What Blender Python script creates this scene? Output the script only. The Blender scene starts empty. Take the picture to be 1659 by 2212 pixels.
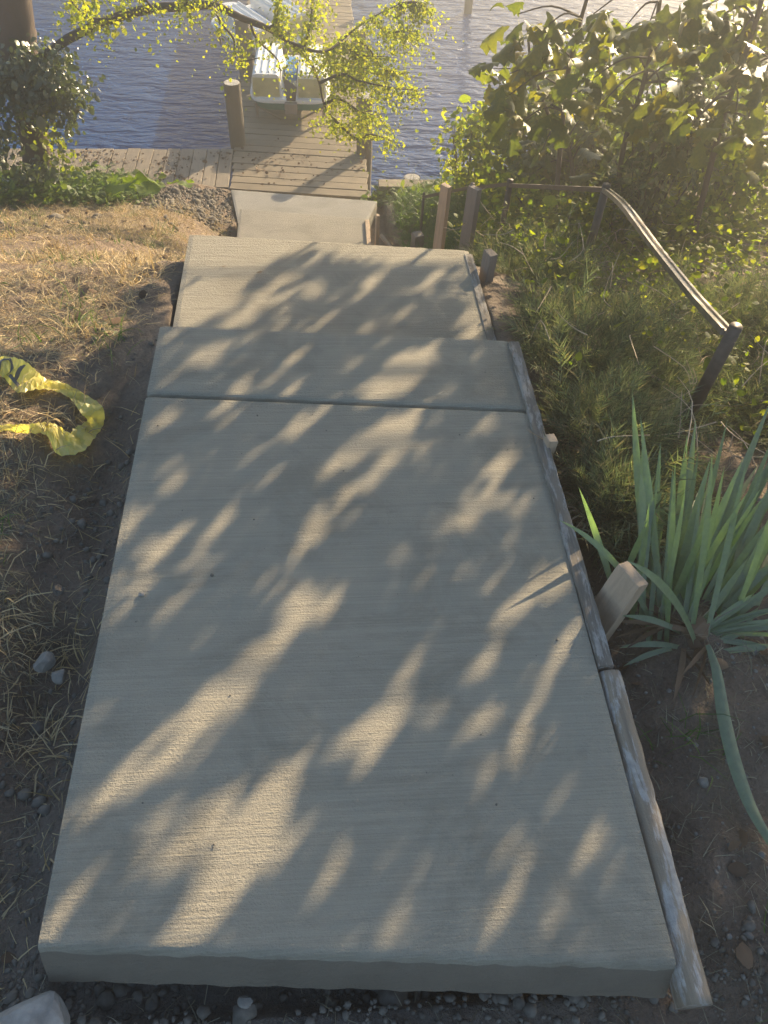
import bpy, bmesh, math, random
import numpy as np
from mathutils import Vector, Matrix, Euler
rad = math.radians
# ------------------------------------------------------------------ camera
SC = bpy.context.scene
COL = SC.collection
CAM = np.array([0.0, 0.0, 1.65]); YAW = -rad(6.4); PITCH = rad(50); ROLL = rad(3.5); FPX = 1662.0
cy, sy = math.cos(YAW), math.sin(YAW)
FW = np.array([-sy*math.cos(PITCH), cy*math.cos(PITCH), -math.sin(PITCH)])
R0 = np.array([cy, sy, 0.0]); U0 = np.cross(R0, FW)
RT = math.cos(ROLL)*R0 + math.sin(ROLL)*U0
UP = -math.sin(ROLL)*R0 + math.cos(ROLL)*U0
cd = bpy.data.cameras.new('camera'); cam = bpy.data.objects.new('camera', cd); COL.objects.link(cam)
cam.matrix_world = Matrix(((RT[0], UP[0], -FW[0], CAM[0]), (RT[1], UP[1], -FW[1], CAM[1]), (RT[2], UP[2], -FW[2], CAM[2]), (0, 0, 0, 1)))
cd.sensor_fit = 'VERTICAL'; cd.sensor_height = 24; cd.sensor_width = 18; cd.lens = 24*FPX/2212
cd.clip_start = 0.02; cd.clip_end = 5000
SC.camera = cam
# ------------------------------------------------------------------ sky, sun, exposure
SUN_EL, SUN_AZ = rad(19.8), rad(38)          # azimuth measured from +Y towards +X
SUN = np.array([math.sin(SUN_AZ)*math.cos(SUN_EL), math.cos(SUN_AZ)*math.cos(SUN_EL), math.sin(SUN_EL)])
w = bpy.data.worlds.new("World"); SC.world = w; w.use_nodes = True
nt = w.node_tree; bg = nt.nodes['Background']
sky = nt.nodes.new('ShaderNodeTexSky'); sky.sky_type = 'NISHITA'; sky.sun_disc = False
sky.sun_elevation = SUN_EL; sky.sun_rotation = SUN_AZ; sky.air_density = 1.0; sky.dust_density = 0.1; sky.ozone_density = 1.6
nt.links.new(sky.outputs[0], bg.inputs[0]); bg.inputs[1].default_value = 0.08
ld = bpy.data.lights.new('sun', 'SUN'); ld.energy = 5.0; ld.angle = rad(0.5); ld.color = (1.0, 0.80, 0.53)
sun = bpy.data.objects.new('sun', ld); COL.objects.link(sun)
sun.rotation_euler = Vector(SUN).to_track_quat('Z', 'Y').to_euler()
SC.view_settings.view_transform = 'Standard'; SC.view_settings.look = 'None'
SC.view_settings.gamma = 1; SC.view_settings.exposure = 2.0
SC.render.engine = 'CYCLES'
SC.cycles.use_denoising = True; SC.cycles.denoiser = 'OPENIMAGEDENOISE'; SC.cycles.denoising_prefilter = 'NONE'
SC.cycles.max_bounces = 8; SC.cycles.transparent_max_bounces = 8
SC.cycles.volume_bounces = 0
SC.cycles.sample_clamp_indirect = 4

random.seed(7); rng = np.random.default_rng(7)

# ------------------------------------------------------------------ helpers
def ray(px, py):
    return RT*(px-829.5)/FPX - UP*(py-1106)/FPX + FW
def P(px, py, z):            # point of the survey photo on the level z
    d = ray(px, py); return CAM + d*((z-CAM[2])/d[2])
def PY(px, py, y):           # point of the survey photo at the distance y
    d = ray(px, py); return CAM + d*((y-CAM[1])/d[1])
def tag(o, label=None, cat=None, group=None, kind=None):
    for k, v in (('label', label), ('category', cat), ('group', group), ('kind', kind)):
        if v: o[k] = v
    return o
def empty(name, loc, label, cat, group=None, rz=0):
    o = bpy.data.objects.new(name, None); COL.objects.link(o); o.location = tuple(float(a) for a in loc)
    o.rotation_euler = (0, 0, rz); o.empty_display_size = .1
    return tag(o, label, cat, group)
def link(name, me, mat, parent=None, world=True):
    if mat is not None and not me.materials: me.materials.append(mat)
    o = bpy.data.objects.new(name, me); COL.objects.link(o)
    if parent is not None:
        o.parent = parent
        if world:   # geometry given in world coordinates
            m = Matrix.Translation(parent.location) @ parent.rotation_euler.to_matrix().to_4x4()
            me.transform(m.inverted())
    return o
def mesh_np(name, V, F, smooth=False):
    """V (n,3); F (m,k) with k fixed, or a list of faces"""
    me = bpy.data.meshes.new(name)
    V = np.asarray(V, dtype=np.float32)
    if isinstance(F, np.ndarray):
        m, k = F.shape
        me.vertices.add(len(V)); me.vertices.foreach_set('co', V.ravel())
        me.loops.add(m*k); me.loops.foreach_set('vertex_index', F.astype(np.int32).ravel())
        me.polygons.add(m); me.polygons.foreach_set('loop_start', np.arange(0, m*k, k, dtype=np.int32))
        me.update(calc_edges=True)
    else:
        me.from_pydata([tuple(map(float, v)) for v in V], [], [tuple(int(i) for i in f) for f in F]); me.update()
    me.validate()
    if smooth: me.polygons.foreach_set('use_smooth', np.ones(len(me.polygons), dtype=bool))
    return me
def instance(tv, tf, M, T):
    """template verts (k,3), faces (f,n) repeated with matrices M (N,3,3) and offsets T (N,3)"""
    tv = np.asarray(tv, float); tf = np.asarray(tf)
    V = np.einsum('nij,kj->nki', M, tv) + T[:, None, :]
    F = tf[None] + (np.arange(len(T))*len(tv))[:, None, None]
    return V.reshape(-1, 3), F.reshape(-1, tf.shape[1])
def frames(D, spin=None, up=(0, 0, 1)):
    """rotation matrices whose local Y runs along D, local Z near up, spun about Y"""
    D = D/np.linalg.norm(D, axis=1, keepdims=True)
    U = np.tile(np.array(up, float), (len(D), 1)) + 1e-3*rng.normal(size=D.shape)
    X = np.cross(D, U); X /= np.linalg.norm(X, axis=1, keepdims=True)
    Z = np.cross(X, D)
    if spin is not None:
        c, s = np.cos(spin)[:, None], np.sin(spin)[:, None]
        X, Z = c*X+s*Z, -s*X+c*Z
    return np.stack([X, D, Z], -1)
def rdir(n):
    v = rng.normal(size=(n, 3)); return v/np.linalg.norm(v, axis=1, keepdims=True)
_tab = rng.random((256, 256))
def vnoise(x, y):
    xi = np.floor(x).astype(int); yi = np.floor(y).astype(int); fx = x-xi; fy = y-yi
    fx = fx*fx*(3-2*fx); fy = fy*fy*(3-2*fy)
    g = lambda a, b: _tab[a % 256, b % 256]
    return (g(xi, yi)*(1-fx)+g(xi+1, yi)*fx)*(1-fy)+(g(xi, yi+1)*(1-fx)+g(xi+1, yi+1)*fx)*fy
def fbm(x, y, s, o=4, g=.5):
    t = 0; a = 1; n = 0
    for i in range(o):
        t = t+a*vnoise(x*s+17.3*i, y*s+5.1*i); n += a; a *= g; s *= 2.03
    return t/n-.5
def sstep(a, b, x):
    t = np.clip((x-a)/(b-a), 0, 1); return t*t*(3-2*t)

def tube(path, radii, seg=8, jit=0.0, cap=True, flat=1.0):
    path = [np.asarray(p, float) for p in path]; n = len(path)
    V = []; prev = None
    for i, p in enumerate(path):
        t = path[min(i+1, n-1)]-path[max(i-1, 0)]; t = t/np.linalg.norm(t)
        if prev is None:
            a = np.array([1., 0, 0]) if abs(t[0]) < .8 else np.array([0, 1., 0])
        else: a = prev
        u = a-t*(a@t); u /= np.linalg.norm(u); v = np.cross(t, u); prev = u
        for k in range(seg):
            th = 2*math.pi*k/seg; r = radii[i]*(1+jit*(random.random()-.5))
            V.append(p+u*r*math.cos(th)+v*r*flat*math.sin(th))
    F = [(i*seg+k, i*seg+(k+1) % seg, (i+1)*seg+(k+1) % seg, (i+1)*seg+k) for i in range(n-1) for k in range(seg)]
    if cap: F += [tuple(range(seg))[::-1], tuple((n-1)*seg+k for k in range(seg))]
    return V, F
def spline(pts, n=8):
    pts = [np.asarray(p, float) for p in pts]; P_ = [pts[0]]+pts+[pts[-1]]; out = []
    for i in range(1, len(P_)-2):
        for k in range(n):
            t = k/n; a, b, c, d = P_[i-1:i+3]
            out.append(.5*((2*b)+(c-a)*t+(2*a-5*b+4*c-d)*t*t+(-a+3*b-3*c+d)*t**3))
    out.append(pts[-1]); return out
class MB:
    def __init__(s): s.V = []; s.F = []
    def add(s, V, F):
        o = len(s.V); s.V += [tuple(map(float, v)) for v in V]; s.F += [tuple(int(i)+o for i in f) for f in F]; return s
    def tube(s, *a, **k): return s.add(*tube(*a, **k))
    def box(s, c, size, R=None, top=(1, 1)):
        sx, sy_, sz = [a/2 for a in size]; R = np.eye(3) if R is None else np.asarray(R)
        V = [np.array([x*sx*(top[0] if z > 0 else 1), y*sy_*(top[1] if z > 0 else 1), z*sz]) for z in (-1, 1) for y in (-1, 1) for x in (-1, 1)]
        V = [R@v+np.asarray(c, float) for v in V]
        return s.add(V, [(0, 2, 3, 1), (4, 5, 7, 6), (0, 1, 5, 4), (2, 6, 7, 3), (0, 4, 6, 2), (1, 3, 7, 5)])
    def build(s, name, mat, parent=None, bevel=0, seg=2, smooth=False, rough=0):
        me = mesh_np(name, s.V, s.F)
        if bevel or rough:
            bm = bmesh.new(); bm.from_mesh(me)
            if bevel:
                es = [e for e in bm.edges if e.calc_face_angle(0) > .6]
                bmesh.ops.bevel(bm, geom=es, offset=bevel, segments=seg, affect='EDGES', profile=.5, clamp_overlap=True)
            if rough:
                for v in bm.verts: v.co += Vector([random.uniform(-rough, rough) for _ in range(3)])
            bm.to_mesh(me); bm.free()
        if smooth:
            me.polygons.foreach_set('use_smooth', np.ones(len(me.polygons), dtype=bool))
        return link(name, me, mat, parent)
def rotz(a):
    c, s = math.cos(a), math.sin(a); return np.array([[c, -s, 0], [s, c, 0], [0, 0, 1]])
def eul(x, y, z): return np.array(Euler((x, y, z)).to_matrix())

# ------------------------------------------------------------------ materials
class NT:
    def __init__(s, name):
        s.m = bpy.data.materials.new(name); s.m.use_nodes = True; s.t = s.m.node_tree
        s.b = s.t.nodes['Principled BSDF']; s.out = s.t.nodes['Material Output']
    def n(s, typ, **k):
        o = s.t.nodes.new('ShaderNode'+typ)
        for a, v in k.items():
            if a in o.inputs.keys() if isinstance(a, str) else False: o.inputs[a].default_value = v
            else: setattr(o, a, v)
        return o
    def l(s, a, b): s.t.links.new(a, b)
    def coord(s, scale=(1, 1, 1), rot=(0, 0, 0), kind='Object'):
        tc = s.n('TexCoord'); mp = s.n('Mapping'); mp.inputs['Scale'].default_value = scale; mp.inputs['Rotation'].default_value = rot
        s.l(tc.outputs[kind], mp.inputs[0]); return mp.outputs[0]
    def noise(s, vec, scale, detail=4, rough=.55, dist=0):
        o = s.n('TexNoise'); o.inputs['Scale'].default_value = scale; o.inputs['Detail'].default_value = detail
        o.inputs['Roughness'].default_value = rough; o.inputs['Distortion'].default_value = dist
        if vec is not None: s.l(vec, o.inputs['Vector'])
        return o.outputs['Fac']
    def ramp(s, fac, stops):
        o = s.n('ValToRGB'); e = o.color_ramp.elements
        while len(e) < len(stops): e.new(.5)
        for i, (p, c) in enumerate(stops):
            e[i].position = p; e[i].color = (*c, 1) if len(c) == 3 else c
        s.l(fac, o.inputs[0]); return o.outputs[0]
    def mix(s, f, a, b, mode='MIX'):
        o = s.n('MixRGB'); o.blend_type = mode
        for i, v in zip((0, 1, 2), (f, a, b)):
            if hasattr(v, 'is_output'): s.l(v, o.inputs[i])
            else: o.inputs[i].default_value = v if i == 0 else (*v, 1)
        return o.outputs[0]
    def math(s, op, a, b=0.0):
        o = s.n('Math'); o.operation = op
        for i, v in enumerate((a, b)):
            if hasattr(v, 'is_output'): s.l(v, o.inputs[i])
            else: o.inputs[i].default_value = v
        return o.outputs[0]
    def bump(s, h, dist, strength=1.0, prev=None):
        o = s.n('Bump'); o.inputs['Distance'].default_value = dist; o.inputs['Strength'].default_value = strength
        s.l(h, o.inputs['Height'])
        if prev is not None: s.l(prev, o.inputs['Normal'])
        s.l(o.outputs[0], s.b.inputs['Normal']); return o.outputs[0]
    def col(s, c):
        if hasattr(c, 'is_output'): s.l(c, s.b.inputs['Base Color'])
        else: s.b.inputs['Base Color'].default_value = (*c, 1)
    def set(s, **k):
        for a, v in k.items(): s.b.inputs[a].default_value = v
        return s

def mat_concrete(name, base, broom=1.0, warm=0.0):
    m = NT(name); c = m.coord()
    br = m.coord((2.2, 230, 40), (0, 0, rad(5)))
    n1 = m.noise(br, 1.0, 5, .75, .3)
    br2 = m.coord((9, 70, 20), (0, 0, rad(5)))
    n1b = m.noise(br2, 1.0, 3, .6)
    n2 = m.noise(c, 420, 3, .7); n3 = m.noise(c, 3.2, 5, .6); n4 = m.noise(m.coord((1.2, 9, 5), (0, 0, rad(5))), 1, 4, .6)
    lo = tuple(a*.80 for a in base); hi = tuple(a*1.16 for a in base)
    col = m.ramp(n3, [(.3, lo), (.7, hi)])
    col = m.mix(.35, col, m.ramp(n4, [(.3, tuple(a*.7 for a in base)), (.75, hi)]))
    col = m.mix(.65*broom, col, m.ramp(n1, [(.3, tuple(a*.6 for a in base)), (.7, tuple(a*1.3 for a in base))]))
    col = m.mix(.3, col, m.ramp(n2, [(.3, tuple(a*.7 for a in base)), (.8, tuple(a*1.3 for a in base))]))
    blot = m.noise(m.coord((1.1, 1.7, 1)), 2.3, 6, .7, .8)
    col = m.mix(.8, col, m.mix(1.0, col, m.ramp(blot, [(.38, (.80, .79, .77)), (.5, (1, 1, 1)), (.66, (1.06, 1.05, 1.03))]), 'MULTIPLY'))
    if broom == 1.0:     # shade of the formed face, painted in as brown below the rim
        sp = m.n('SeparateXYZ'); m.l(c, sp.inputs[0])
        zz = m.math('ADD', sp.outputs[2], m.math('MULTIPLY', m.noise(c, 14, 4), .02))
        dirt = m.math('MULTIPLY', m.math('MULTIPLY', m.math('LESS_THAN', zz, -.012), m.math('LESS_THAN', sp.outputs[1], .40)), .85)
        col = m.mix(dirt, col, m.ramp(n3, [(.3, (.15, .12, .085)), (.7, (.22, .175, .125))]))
    m.col(col); m.set(Roughness=.85)
    pits = m.noise(c, 150, 3, .7)
    b = m.bump(n1, .0034*broom+.0002, 1)
    b = m.bump(n1b, .0034*broom, 1, b)
    b = m.bump(pits, .0040*broom+.0003, 1, b)
    m.bump(n2, .0010, 1, b)
    return m.m
def mat_soil():
    m = NT('soil'); c = m.coord()
    big = m.noise(c, 1.1, 5, .6); mid = m.noise(c, 9, 6, .65); fine = m.noise(c, 90, 5, .7)
    col = m.ramp(big, [(.3, (.11, .08, .058)), (.5, (.23, .15, .09)), (.72, (.36, .225, .13))])
    col = m.mix(.6, col, m.ramp(mid, [(.3, (.07, .052, .04)), (.55, (.24, .165, .105)), (.78, (.42, .29, .18))]))
    col = m.mix(.4, col, m.ramp(fine, [(.3, (.03, .025, .02)), (.75, (.26, .2, .15))]))
    # ash-grey builder's dirt in patches next to the concrete
    sep = m.n('SeparateXYZ'); m.l(c, sep.inputs[0])
    dx = m.math('ABSOLUTE', sep.outputs[0])
    near = m.math('ADD', m.math('MULTIPLY', m.math('SUBTRACT', 1.0, dx), 1.1), m.math('MULTIPLY', m.math('SUBTRACT', big, .5), 3.0))
    near = m.math('MULTIPLY', near, m.math('LESS_THAN', sep.outputs[1], 4.6)); m_ = m.n('Clamp'); m.l(near, m_.inputs[0])
    grey = m.ramp(mid, [(.3, (.115, .092, .07)), (.75, (.27, .22, .165))])
    col = m.mix(m_.outputs[0], col, m.mix(.4, grey, m.ramp(fine, [(.3, (.03, .028, .025)), (.7, (.17, .155, .135))])))
    m.col(col); m.set(Roughness=.95)
    b = m.bump(mid, .035, 1); b = m.bump(m.noise(c, 34, 5, .7), .014, 1, b); m.bump(fine, .006, 1, b)
    return m.m
def mat_leaf(name, cols, trans=.45, rough=.45, spec=.4, tcol=None, hue=None):
    m = NT(name); g = m.n('NewGeometry'); r = g.outputs['Random Per Island']
    n = len(cols); col = m.ramp(r, [(i/(n-1) if n > 1 else 0, c) for i, c in enumerate(cols)])
    no = m.noise(m.coord(), 60, 3); col = m.mix(.25, col, m.ramp(no, [(.3, tuple(.5*a for a in cols[0])), (.7, cols[-1])]))
    m.col(col); m.set(Roughness=rough); m.b.inputs['Specular IOR Level'].default_value = spec
    if trans:
        t = m.n('BsdfTranslucent'); k = tcol or tuple(min(1, 2.2*a) for a in (1, 1, .5))
        tc = m.mix(1.0, col, k, 'MULTIPLY'); m.l(tc, t.inputs[0])
        mx = m.n('MixShader'); mx.inputs[0].default_value = trans
        m.l(m.b.outputs[0], mx.inputs[1]); m.l(t.outputs[0], mx.inputs[2]); m.l(mx.outputs[0], m.out.inputs[0])
    return m.m
def mat_wood(name, base, axis='x', rough=.8, stain=.5, scale=1.0, light=1.35):
    m = NT(name)
    sc = {'x': (3, 60, 60), 'y': (60, 3, 60), 'z': (60, 60, 3)}[axis]
    sc = tuple(a*scale for a in sc)
    g = m.noise(m.coord(sc), 1, 5, .65, .6); c = m.coord(); n = m.noise(c, 5, 5, .6); f = m.noise(c, 120, 3)
    geo = m.n('NewGeometry')
    col = m.ramp(g, [(.3, tuple(a*.55 for a in base)), (.7, tuple(min(1, a*light) for a in base))])
    col = m.mix(stain, col, m.ramp(n, [(.3, tuple(a*.5 for a in base)), (.7, tuple(min(1, a*1.3) for a in base))]))
    col = m.mix(.3, col, m.ramp(geo.outputs['Random Per Island'], [(0, tuple(a*.6 for a in base)), (1, tuple(min(1, a*1.4) for a in base))]))
    m.col(col); m.set(Roughness=rough); b = m.bump(g, .002); m.bump(f, .0006, 1, b)
    return m.m
def mat_form(name, wood, crust, amt=.5):
    m = NT(name); c = m.coord(); g = m.noise(m.coord((50, 3, 50)), 1, 5, .65, .5)
    n = m.noise(m.coord((42, 6, 42)), 1, 7, .7, .3)
    w_ = m.ramp(g, [(.3, tuple(a*.6 for a in wood)), (.7, tuple(a*1.3 for a in wood))])
    cr = m.ramp(m.noise(c, 60, 4), [(.3, tuple(a*.75 for a in crust)), (.7, tuple(min(1, a*1.15) for a in crust))])
    f = m.ramp(n, [(amt-.025, (0, 0, 0)), (amt+.02, (1, 1, 1))])
    m.col(m.mix(f, w_, cr)); m.set(Roughness=.9)
    b = m.bump(n, .004); b = m.bump(g, .002, 1, b); m.bump(m.noise(c, 200, 3), .0008, 1, b)
    return m.m
def mat_plain(name, base, rough=.5, metal=0, var=.2, sc=20, bump=.0005):
    m = NT(name); n = m.noise(m.coord(), sc, 5, .6)
    m.col(m.ramp(n, [(.3, tuple(a*(1-var) for a in base)), (.7, tuple(min(1, a*(1+var)) for a in base))]))
    m.set(Roughness=rough, Metallic=metal); m.bump(n, bump); return m.m
def mat_water():
    m = NT('water'); c1 = m.coord((1, 2.9, 1), (0, 0, rad(-6)))
    a = m.noise(c1, 2.1, 3, .5, .5); b = m.noise(c1, 7, 3, .55, .4)
    m.col((.002, .045, .165)); m.set(Roughness=.09, IOR=1.33); m.b.inputs['Specular IOR Level'].default_value = .36
    p = m.bump(a, .14, 1); m.bump(b, .024, 1, p); return m.m

M = dict(
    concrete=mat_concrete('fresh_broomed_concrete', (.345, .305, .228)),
    smooth=mat_concrete('smooth_concrete', (.29, .26, .21), .45), smooth2=mat_concrete('pale_concrete', (.29, .27, .23), .2),
    soil=mat_soil(), water=mat_water(),
    deck=mat_wood('weathered_deck', (.23, .18, .115), 'x'), walk=mat_wood('weathered_walk', (.25, .20, .14), 'y'),
    pile=mat_wood('piling_wood', (.15, .12, .08), 'z', .85, .5, .6), pile_top=mat_plain('piling_end', (.38, .35, .30), .9, 0, .3, 40, .002),
    newwood=mat_wood('pale_stake_wood', (.50, .36, .24), 'z', .75, .3, .7, 1.15), oldwood=mat_wood('grey_stake_wood', (.24, .19, .15), 'z'),
    form=mat_form('splattered_form', (.18, .15, .115), (.31, .28, .24), .52), form2=mat_form('splattered_pole', (.27, .21, .145), (.37, .335, .29), .53),
    rust=mat_plain('dark_railing_metal', (.075, .055, .042), .55, .3, .35, 30, .001),
    rail=mat_plain('worn_rail_metal', (.30, .27, .24), .32, .8, .3, 25, .0006),
    bark=mat_wood('bark', (.10, .070, .052), 'z', .95, .5, .35), twig=mat_wood('twig_bark', (.07, .052, .038), 'z', .9),
    white=mat_plain('boat_white', (.74, .74, .70), .35, 0, .06, 6), yellow=mat_plain('boat_cream', (.50, .45, .22), .5, 0, .2, 8),
    green=mat_plain('boat_green', (.03, .15, .12), .5), blue=mat_plain('boat_blue', (.10, .28, .52), .45),
    dark=mat_plain('dark_fitting', (.05, .04, .035), .6),
    straw=mat_leaf('dry_grass_blades', [(.30, .22, .10), (.60, .46, .24), (.78, .64, .38), (.45, .32, .17)], .3, .6, .3, (1, .9, .6)),
    greyhay=mat_leaf('grey_grass_blades', [(.14, .125, .08), (.28, .25, .17), (.42, .38, .26)], .25, .7, .2, (1, .9, .7)),
    grass=mat_leaf('green_grass_blades', [(.04, .09, .02), (.09, .16, .03), (.16, .20, .05)], .4, .5, .3, (1.5, 1.9, .5)),
    weed=mat_leaf('weed_leaves', [(.05, .10, .018), (.10, .16, .025), (.17, .21, .04)], .45, .5, .3, (1.8, 1.8, .5)),
    ivy=mat_leaf('ivy_leaves', [(.05, .065, .03), (.10, .115, .055), (.15, .16, .085), (.07, .085, .04)], .2, .38, .7, (1.6, 1.9, .5)),
    vinelit=mat_leaf('yellow_vine_leaves', [(.13, .18, .02), (.25, .26, .03), (.2, .22, .03)], .5, .5, .3, (1.8, 1.9, .4)),
    thorn=mat_leaf('fine_yellow_green_leaves', [(.13, .17, .02), (.25, .27, .03), (.35, .32, .04), (.16, .22, .03)], .55, .5, .35, (2.0, 2.0, .45)),
    oak=mat_leaf('broad_green_leaves', [(.035, .06, .012), (.06, .09, .02), (.10, .12, .02), (.22, .17, .02)], .42, .45, .4, (2.2, 2.3, .4)),
    shrub=mat_leaf('shrub_leaves', [(.05, .085, .015), (.11, .14, .02), (.19, .19, .03), (.21, .18, .03)], .58, .6, .2, (2.1, 2.5, .45)),
    juniper=mat_leaf('juniper_needles', [(.04, .06, .03), (.09, .125, .06), (.22, .26, .14), (.27, .20, .13)], .3, .7, .15, (1.3, 1.5, .8)),
    iris=mat_leaf('iris_leaves', [(.155, .185, .12), (.20, .235, .15), (.25, .28, .185)], .32, .42, .4, (1.5, 2.2, .4)),
    canopy=mat_leaf('tree_leaves', [(.03, .06, .012), (.06, .09, .02)], .15, .5, .3, (1.5, 1.9, .4)),
    litter=mat_leaf('fallen_leaves', [(.07, .045, .025), (.16, .10, .06), (.26, .17, .10), (.10, .07, .05)], .15, .7, .2, (1.2, 1, .7)),
    stone=mat_plain('stones', (.15, .128, .10), .95, 0, .5, 25, .003), grit=mat_plain('grit_stone', (.20, .18, .15), .9, 0, .4, 25, .003), rock=mat_plain('broken_concrete', (.27, .245, .21), .9, 0, .3, 30, .004),
)
def mat_tape():
    m = NT('yellow_tape'); n = m.noise(m.coord(), 40, 4)
    m.col(m.ramp(n, [(.3, (.80, .72, .22)), (.7, (.90, .85, .38))])); m.set(Roughness=.35)
    t = m.n('BsdfTranslucent'); t.inputs[0].default_value = (.95, .85, .12, 1); mx = m.n('MixShader'); mx.inputs[0].default_value = .6
    m.l(m.b.outputs[0], mx.inputs[1]); m.l(t.outputs[0], mx.inputs[2]); m.l(mx.outputs[0], m.out.inputs[0]); m.bump(n, .0015)
    return m.m
M['tape'] = mat_tape(); M['ink'] = mat_plain('tape_ink', (.11, .10, .085), .5)

# ------------------------------------------------------------------ terrain
def stair_z(y):
    return np.interp(y, [-50, 2.2, 3.05, 6.0, 6.9, 7.6, 7.9], [0, -.05, -.22, -2.12, -2.2, -2.32, -2.4])
def base_height(x, y):
    far_left = np.interp(y, [-60, -3, .5, 2.2, 3.2, 4.4, 5.8, 6.8, 7.7], [3, .25, -.02, -.12, -.42, -.98, -1.62, -2.05, -2.30])
    far_right = np.interp(y, [-60, -3, .5, 1.3, 2.2, 3.2, 4.4, 5.8, 6.8, 7.7], [3, .25, -.06, -.15, -.38, -.66, -1.14, -1.70, -2.05, -2.30])
    far_left = np.where(x > 0, far_right, far_left)
    near = stair_z(y)-.06-.07*sstep(2.6, 1.8, y)
    a = sstep(.62, 1.5, np.abs(x))
    h = near*(1-a)+far_left*a
    return h
def height(x, y):
    x = np.asarray(x, float); y = np.asarray(y, float)
    h = base_height(x, y)
    am = sstep(.58, .75, np.abs(x))
    n = .11*fbm(x+3, y+9, 1.3, 3)+.06*fbm(x+31, y+7, 5, 3)+.045*fbm(x+13, y+77, 17, 3)*sstep(-.05, .25, fbm(x+50, y+20, 1.7, 2)+.12)
    h = h+n*(.35+.65*am)
    h = h-.10*np.exp(-((x+.78)/.13)**2-((y-1.02)/.2)**2)          # the hole at the slab's side
    h = h-.05*np.exp(-((np.abs(x)-.72)/.10)**2)*sstep(2.4, 1.9, y)  # shallow trench
    for gx, gy, r in ((-2.05, 6.05, .22), (-2.7, 6.3, .2), (-1.2, 5.6, .15)):
        h = h-.07*np.exp(-((x-gx)/r)**2-((y-gy)/(.45*r))**2)+.03*np.exp(-((x-gx)/r)**2-((y-gy-.14)/(.4*r))**2)
    xl = np.where(y < 5.7, -.585, -.80-.10*sstep(6.9, 7.4, y))
    inside = (x > xl) & (x < .655) & (y > .24) & (y < 7.75)
    h = np.where(inside, np.minimum(h, stair_z(y)-.18-.25*sstep(3.0, 3.4, y)*sstep(6.4, 6.0, y)), h)
    h = np.where((y < .45) & (np.abs(x) < .75), np.minimum(h, -.10+.02*fbm(x, y, 20, 3)), h)
    shore = 7.72+0*x
    h = np.where(y > shore, np.maximum(-4.2, h-6*(y-shore)), h)
    return h
def axis_pts(lo, hi, step, far_lo, far_hi):
    a = list(np.arange(lo, hi, step)); s = step; v = lo
    while v > far_lo: s *= 1.25; v -= s; a.insert(0, v)
    s = step; v = a[-1]
    while v < far_hi: s *= 1.25; v += s; a.append(v)
    return np.array(a)
xs = axis_pts(-4.2, 4.2, .022, -400, 400); ys = axis_pts(.0, 8.4, .022, -60, 500)
X, Y = np.meshgrid(xs, ys); Z = height(X, Y)
nx, ny = len(xs), len(ys)
idx = np.arange(nx*ny).reshape(ny, nx)
F = np.stack([idx[:-1, :-1], idx[:-1, 1:], idx[1:, 1:], idx[1:, :-1]], -1).reshape(-1, 4)
g = link('ground', mesh_np('ground', np.stack([X, Y, Z], -1).reshape(-1, 3), F, True), M['soil']); tag(g, kind='structure')
def gz(x, y): return height(np.asarray(x, float), np.asarray(y, float))
# water
wv = np.array([[-1500, 7.5, -3.0], [1500, 7.5, -3.0], [1500, 3000, -3.0], [-1500, 3000, -3.0]])
tag(link('water', mesh_np('water', wv, np.array([[0, 1, 2, 3]])), M['water']), kind='structure')

# ------------------------------------------------------------------ concrete path
def slab(name, x0, x1, y0, y1, top, thick, skew=-.09, groove=None, near_round=.012, mat='concrete', x0f=None, x1f=None, lip=.008, batter=0.0):
    """profile in (y,z) swept in x; the cross edges are skewed: right end is nearer"""
    prof = [(-batter, -thick), (-batter*.5, -thick*.5), (0, -near_round)]
    for k in range(1, 4):
        a = k/4*math.pi/2; prof.append((near_round*(1-math.cos(a)), -near_round*(1-math.sin(a))))
    prof.append((near_round, 0)); L = y1-y0
    if groove:
        g_ = groove-y0
        for dy, dz in ((-.022, 0), (-.014, -.0015), (-.008, -.006), (-.005, -.018), (.005, -.018), (.008, -.006), (.014, -.0015), (.022, 0)):
            prof.append((g_+dy, dz))
    n0 = len(prof)
    for k in range(0, 5):
        a = k/4*math.pi/2; prof.append((L-lip+lip*math.sin(a), -lip+lip*math.cos(a)))
    prof.append((L, -thick))
    nxs = 60; V = []; 
    for i in range(nxs+1):
        t = i/nxs
        for k, (py, pz) in enumerate(prof):
            f = py/L
            xa = x0+((x0f if x0f is not None else x0)-x0)*f; xb = x1+((x1f if x1f is not None else x1)-x1)*f
            x = xa+(xb-xa)*t
            yy = y0+py+skew*(x-x0)/(x1-x0) if x1 != x0 else y0+py
            edge = min(t, 1-t)*(x1-x0); zz = pz
            if edge < .006 and pz > -.01: zz = pz-.004
            j = .0012*math.sin(37*x+11*k)+.001*math.sin(91*x)
            V.append((x, yy+(j if k < 6 or k >= n0 else 0), top+zz))
    m = len(prof); F = []
    for i in range(nxs):
        for k in range(m-1): F.append((i*m+k, (i+1)*m+k, (i+1)*m+k+1, i*m+k+1))
    F.append(tuple(range(m))[::-1]); F.append(tuple(nxs*m+k for k in range(m)))
    F.append
    me = mesh_np(name, V, F); me.flip_normals() if me.polygons[0].normal.z > .5 else None
    o = link(name, me, M[mat]); tag(o, kind='structure'); return o
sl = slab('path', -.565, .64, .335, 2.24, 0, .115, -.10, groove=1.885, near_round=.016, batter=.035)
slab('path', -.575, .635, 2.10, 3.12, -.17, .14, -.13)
slab('path', -.76, .42, 6.0, 6.87, -2.1, .15, -.17, mat='smooth')
slab('path', -.78, .36, 6.80, 7.50, -2.25, .14, -.17, mat='smooth2', x0f=-.90, x1f=.56)
st = MB(); nst = 11
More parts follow.
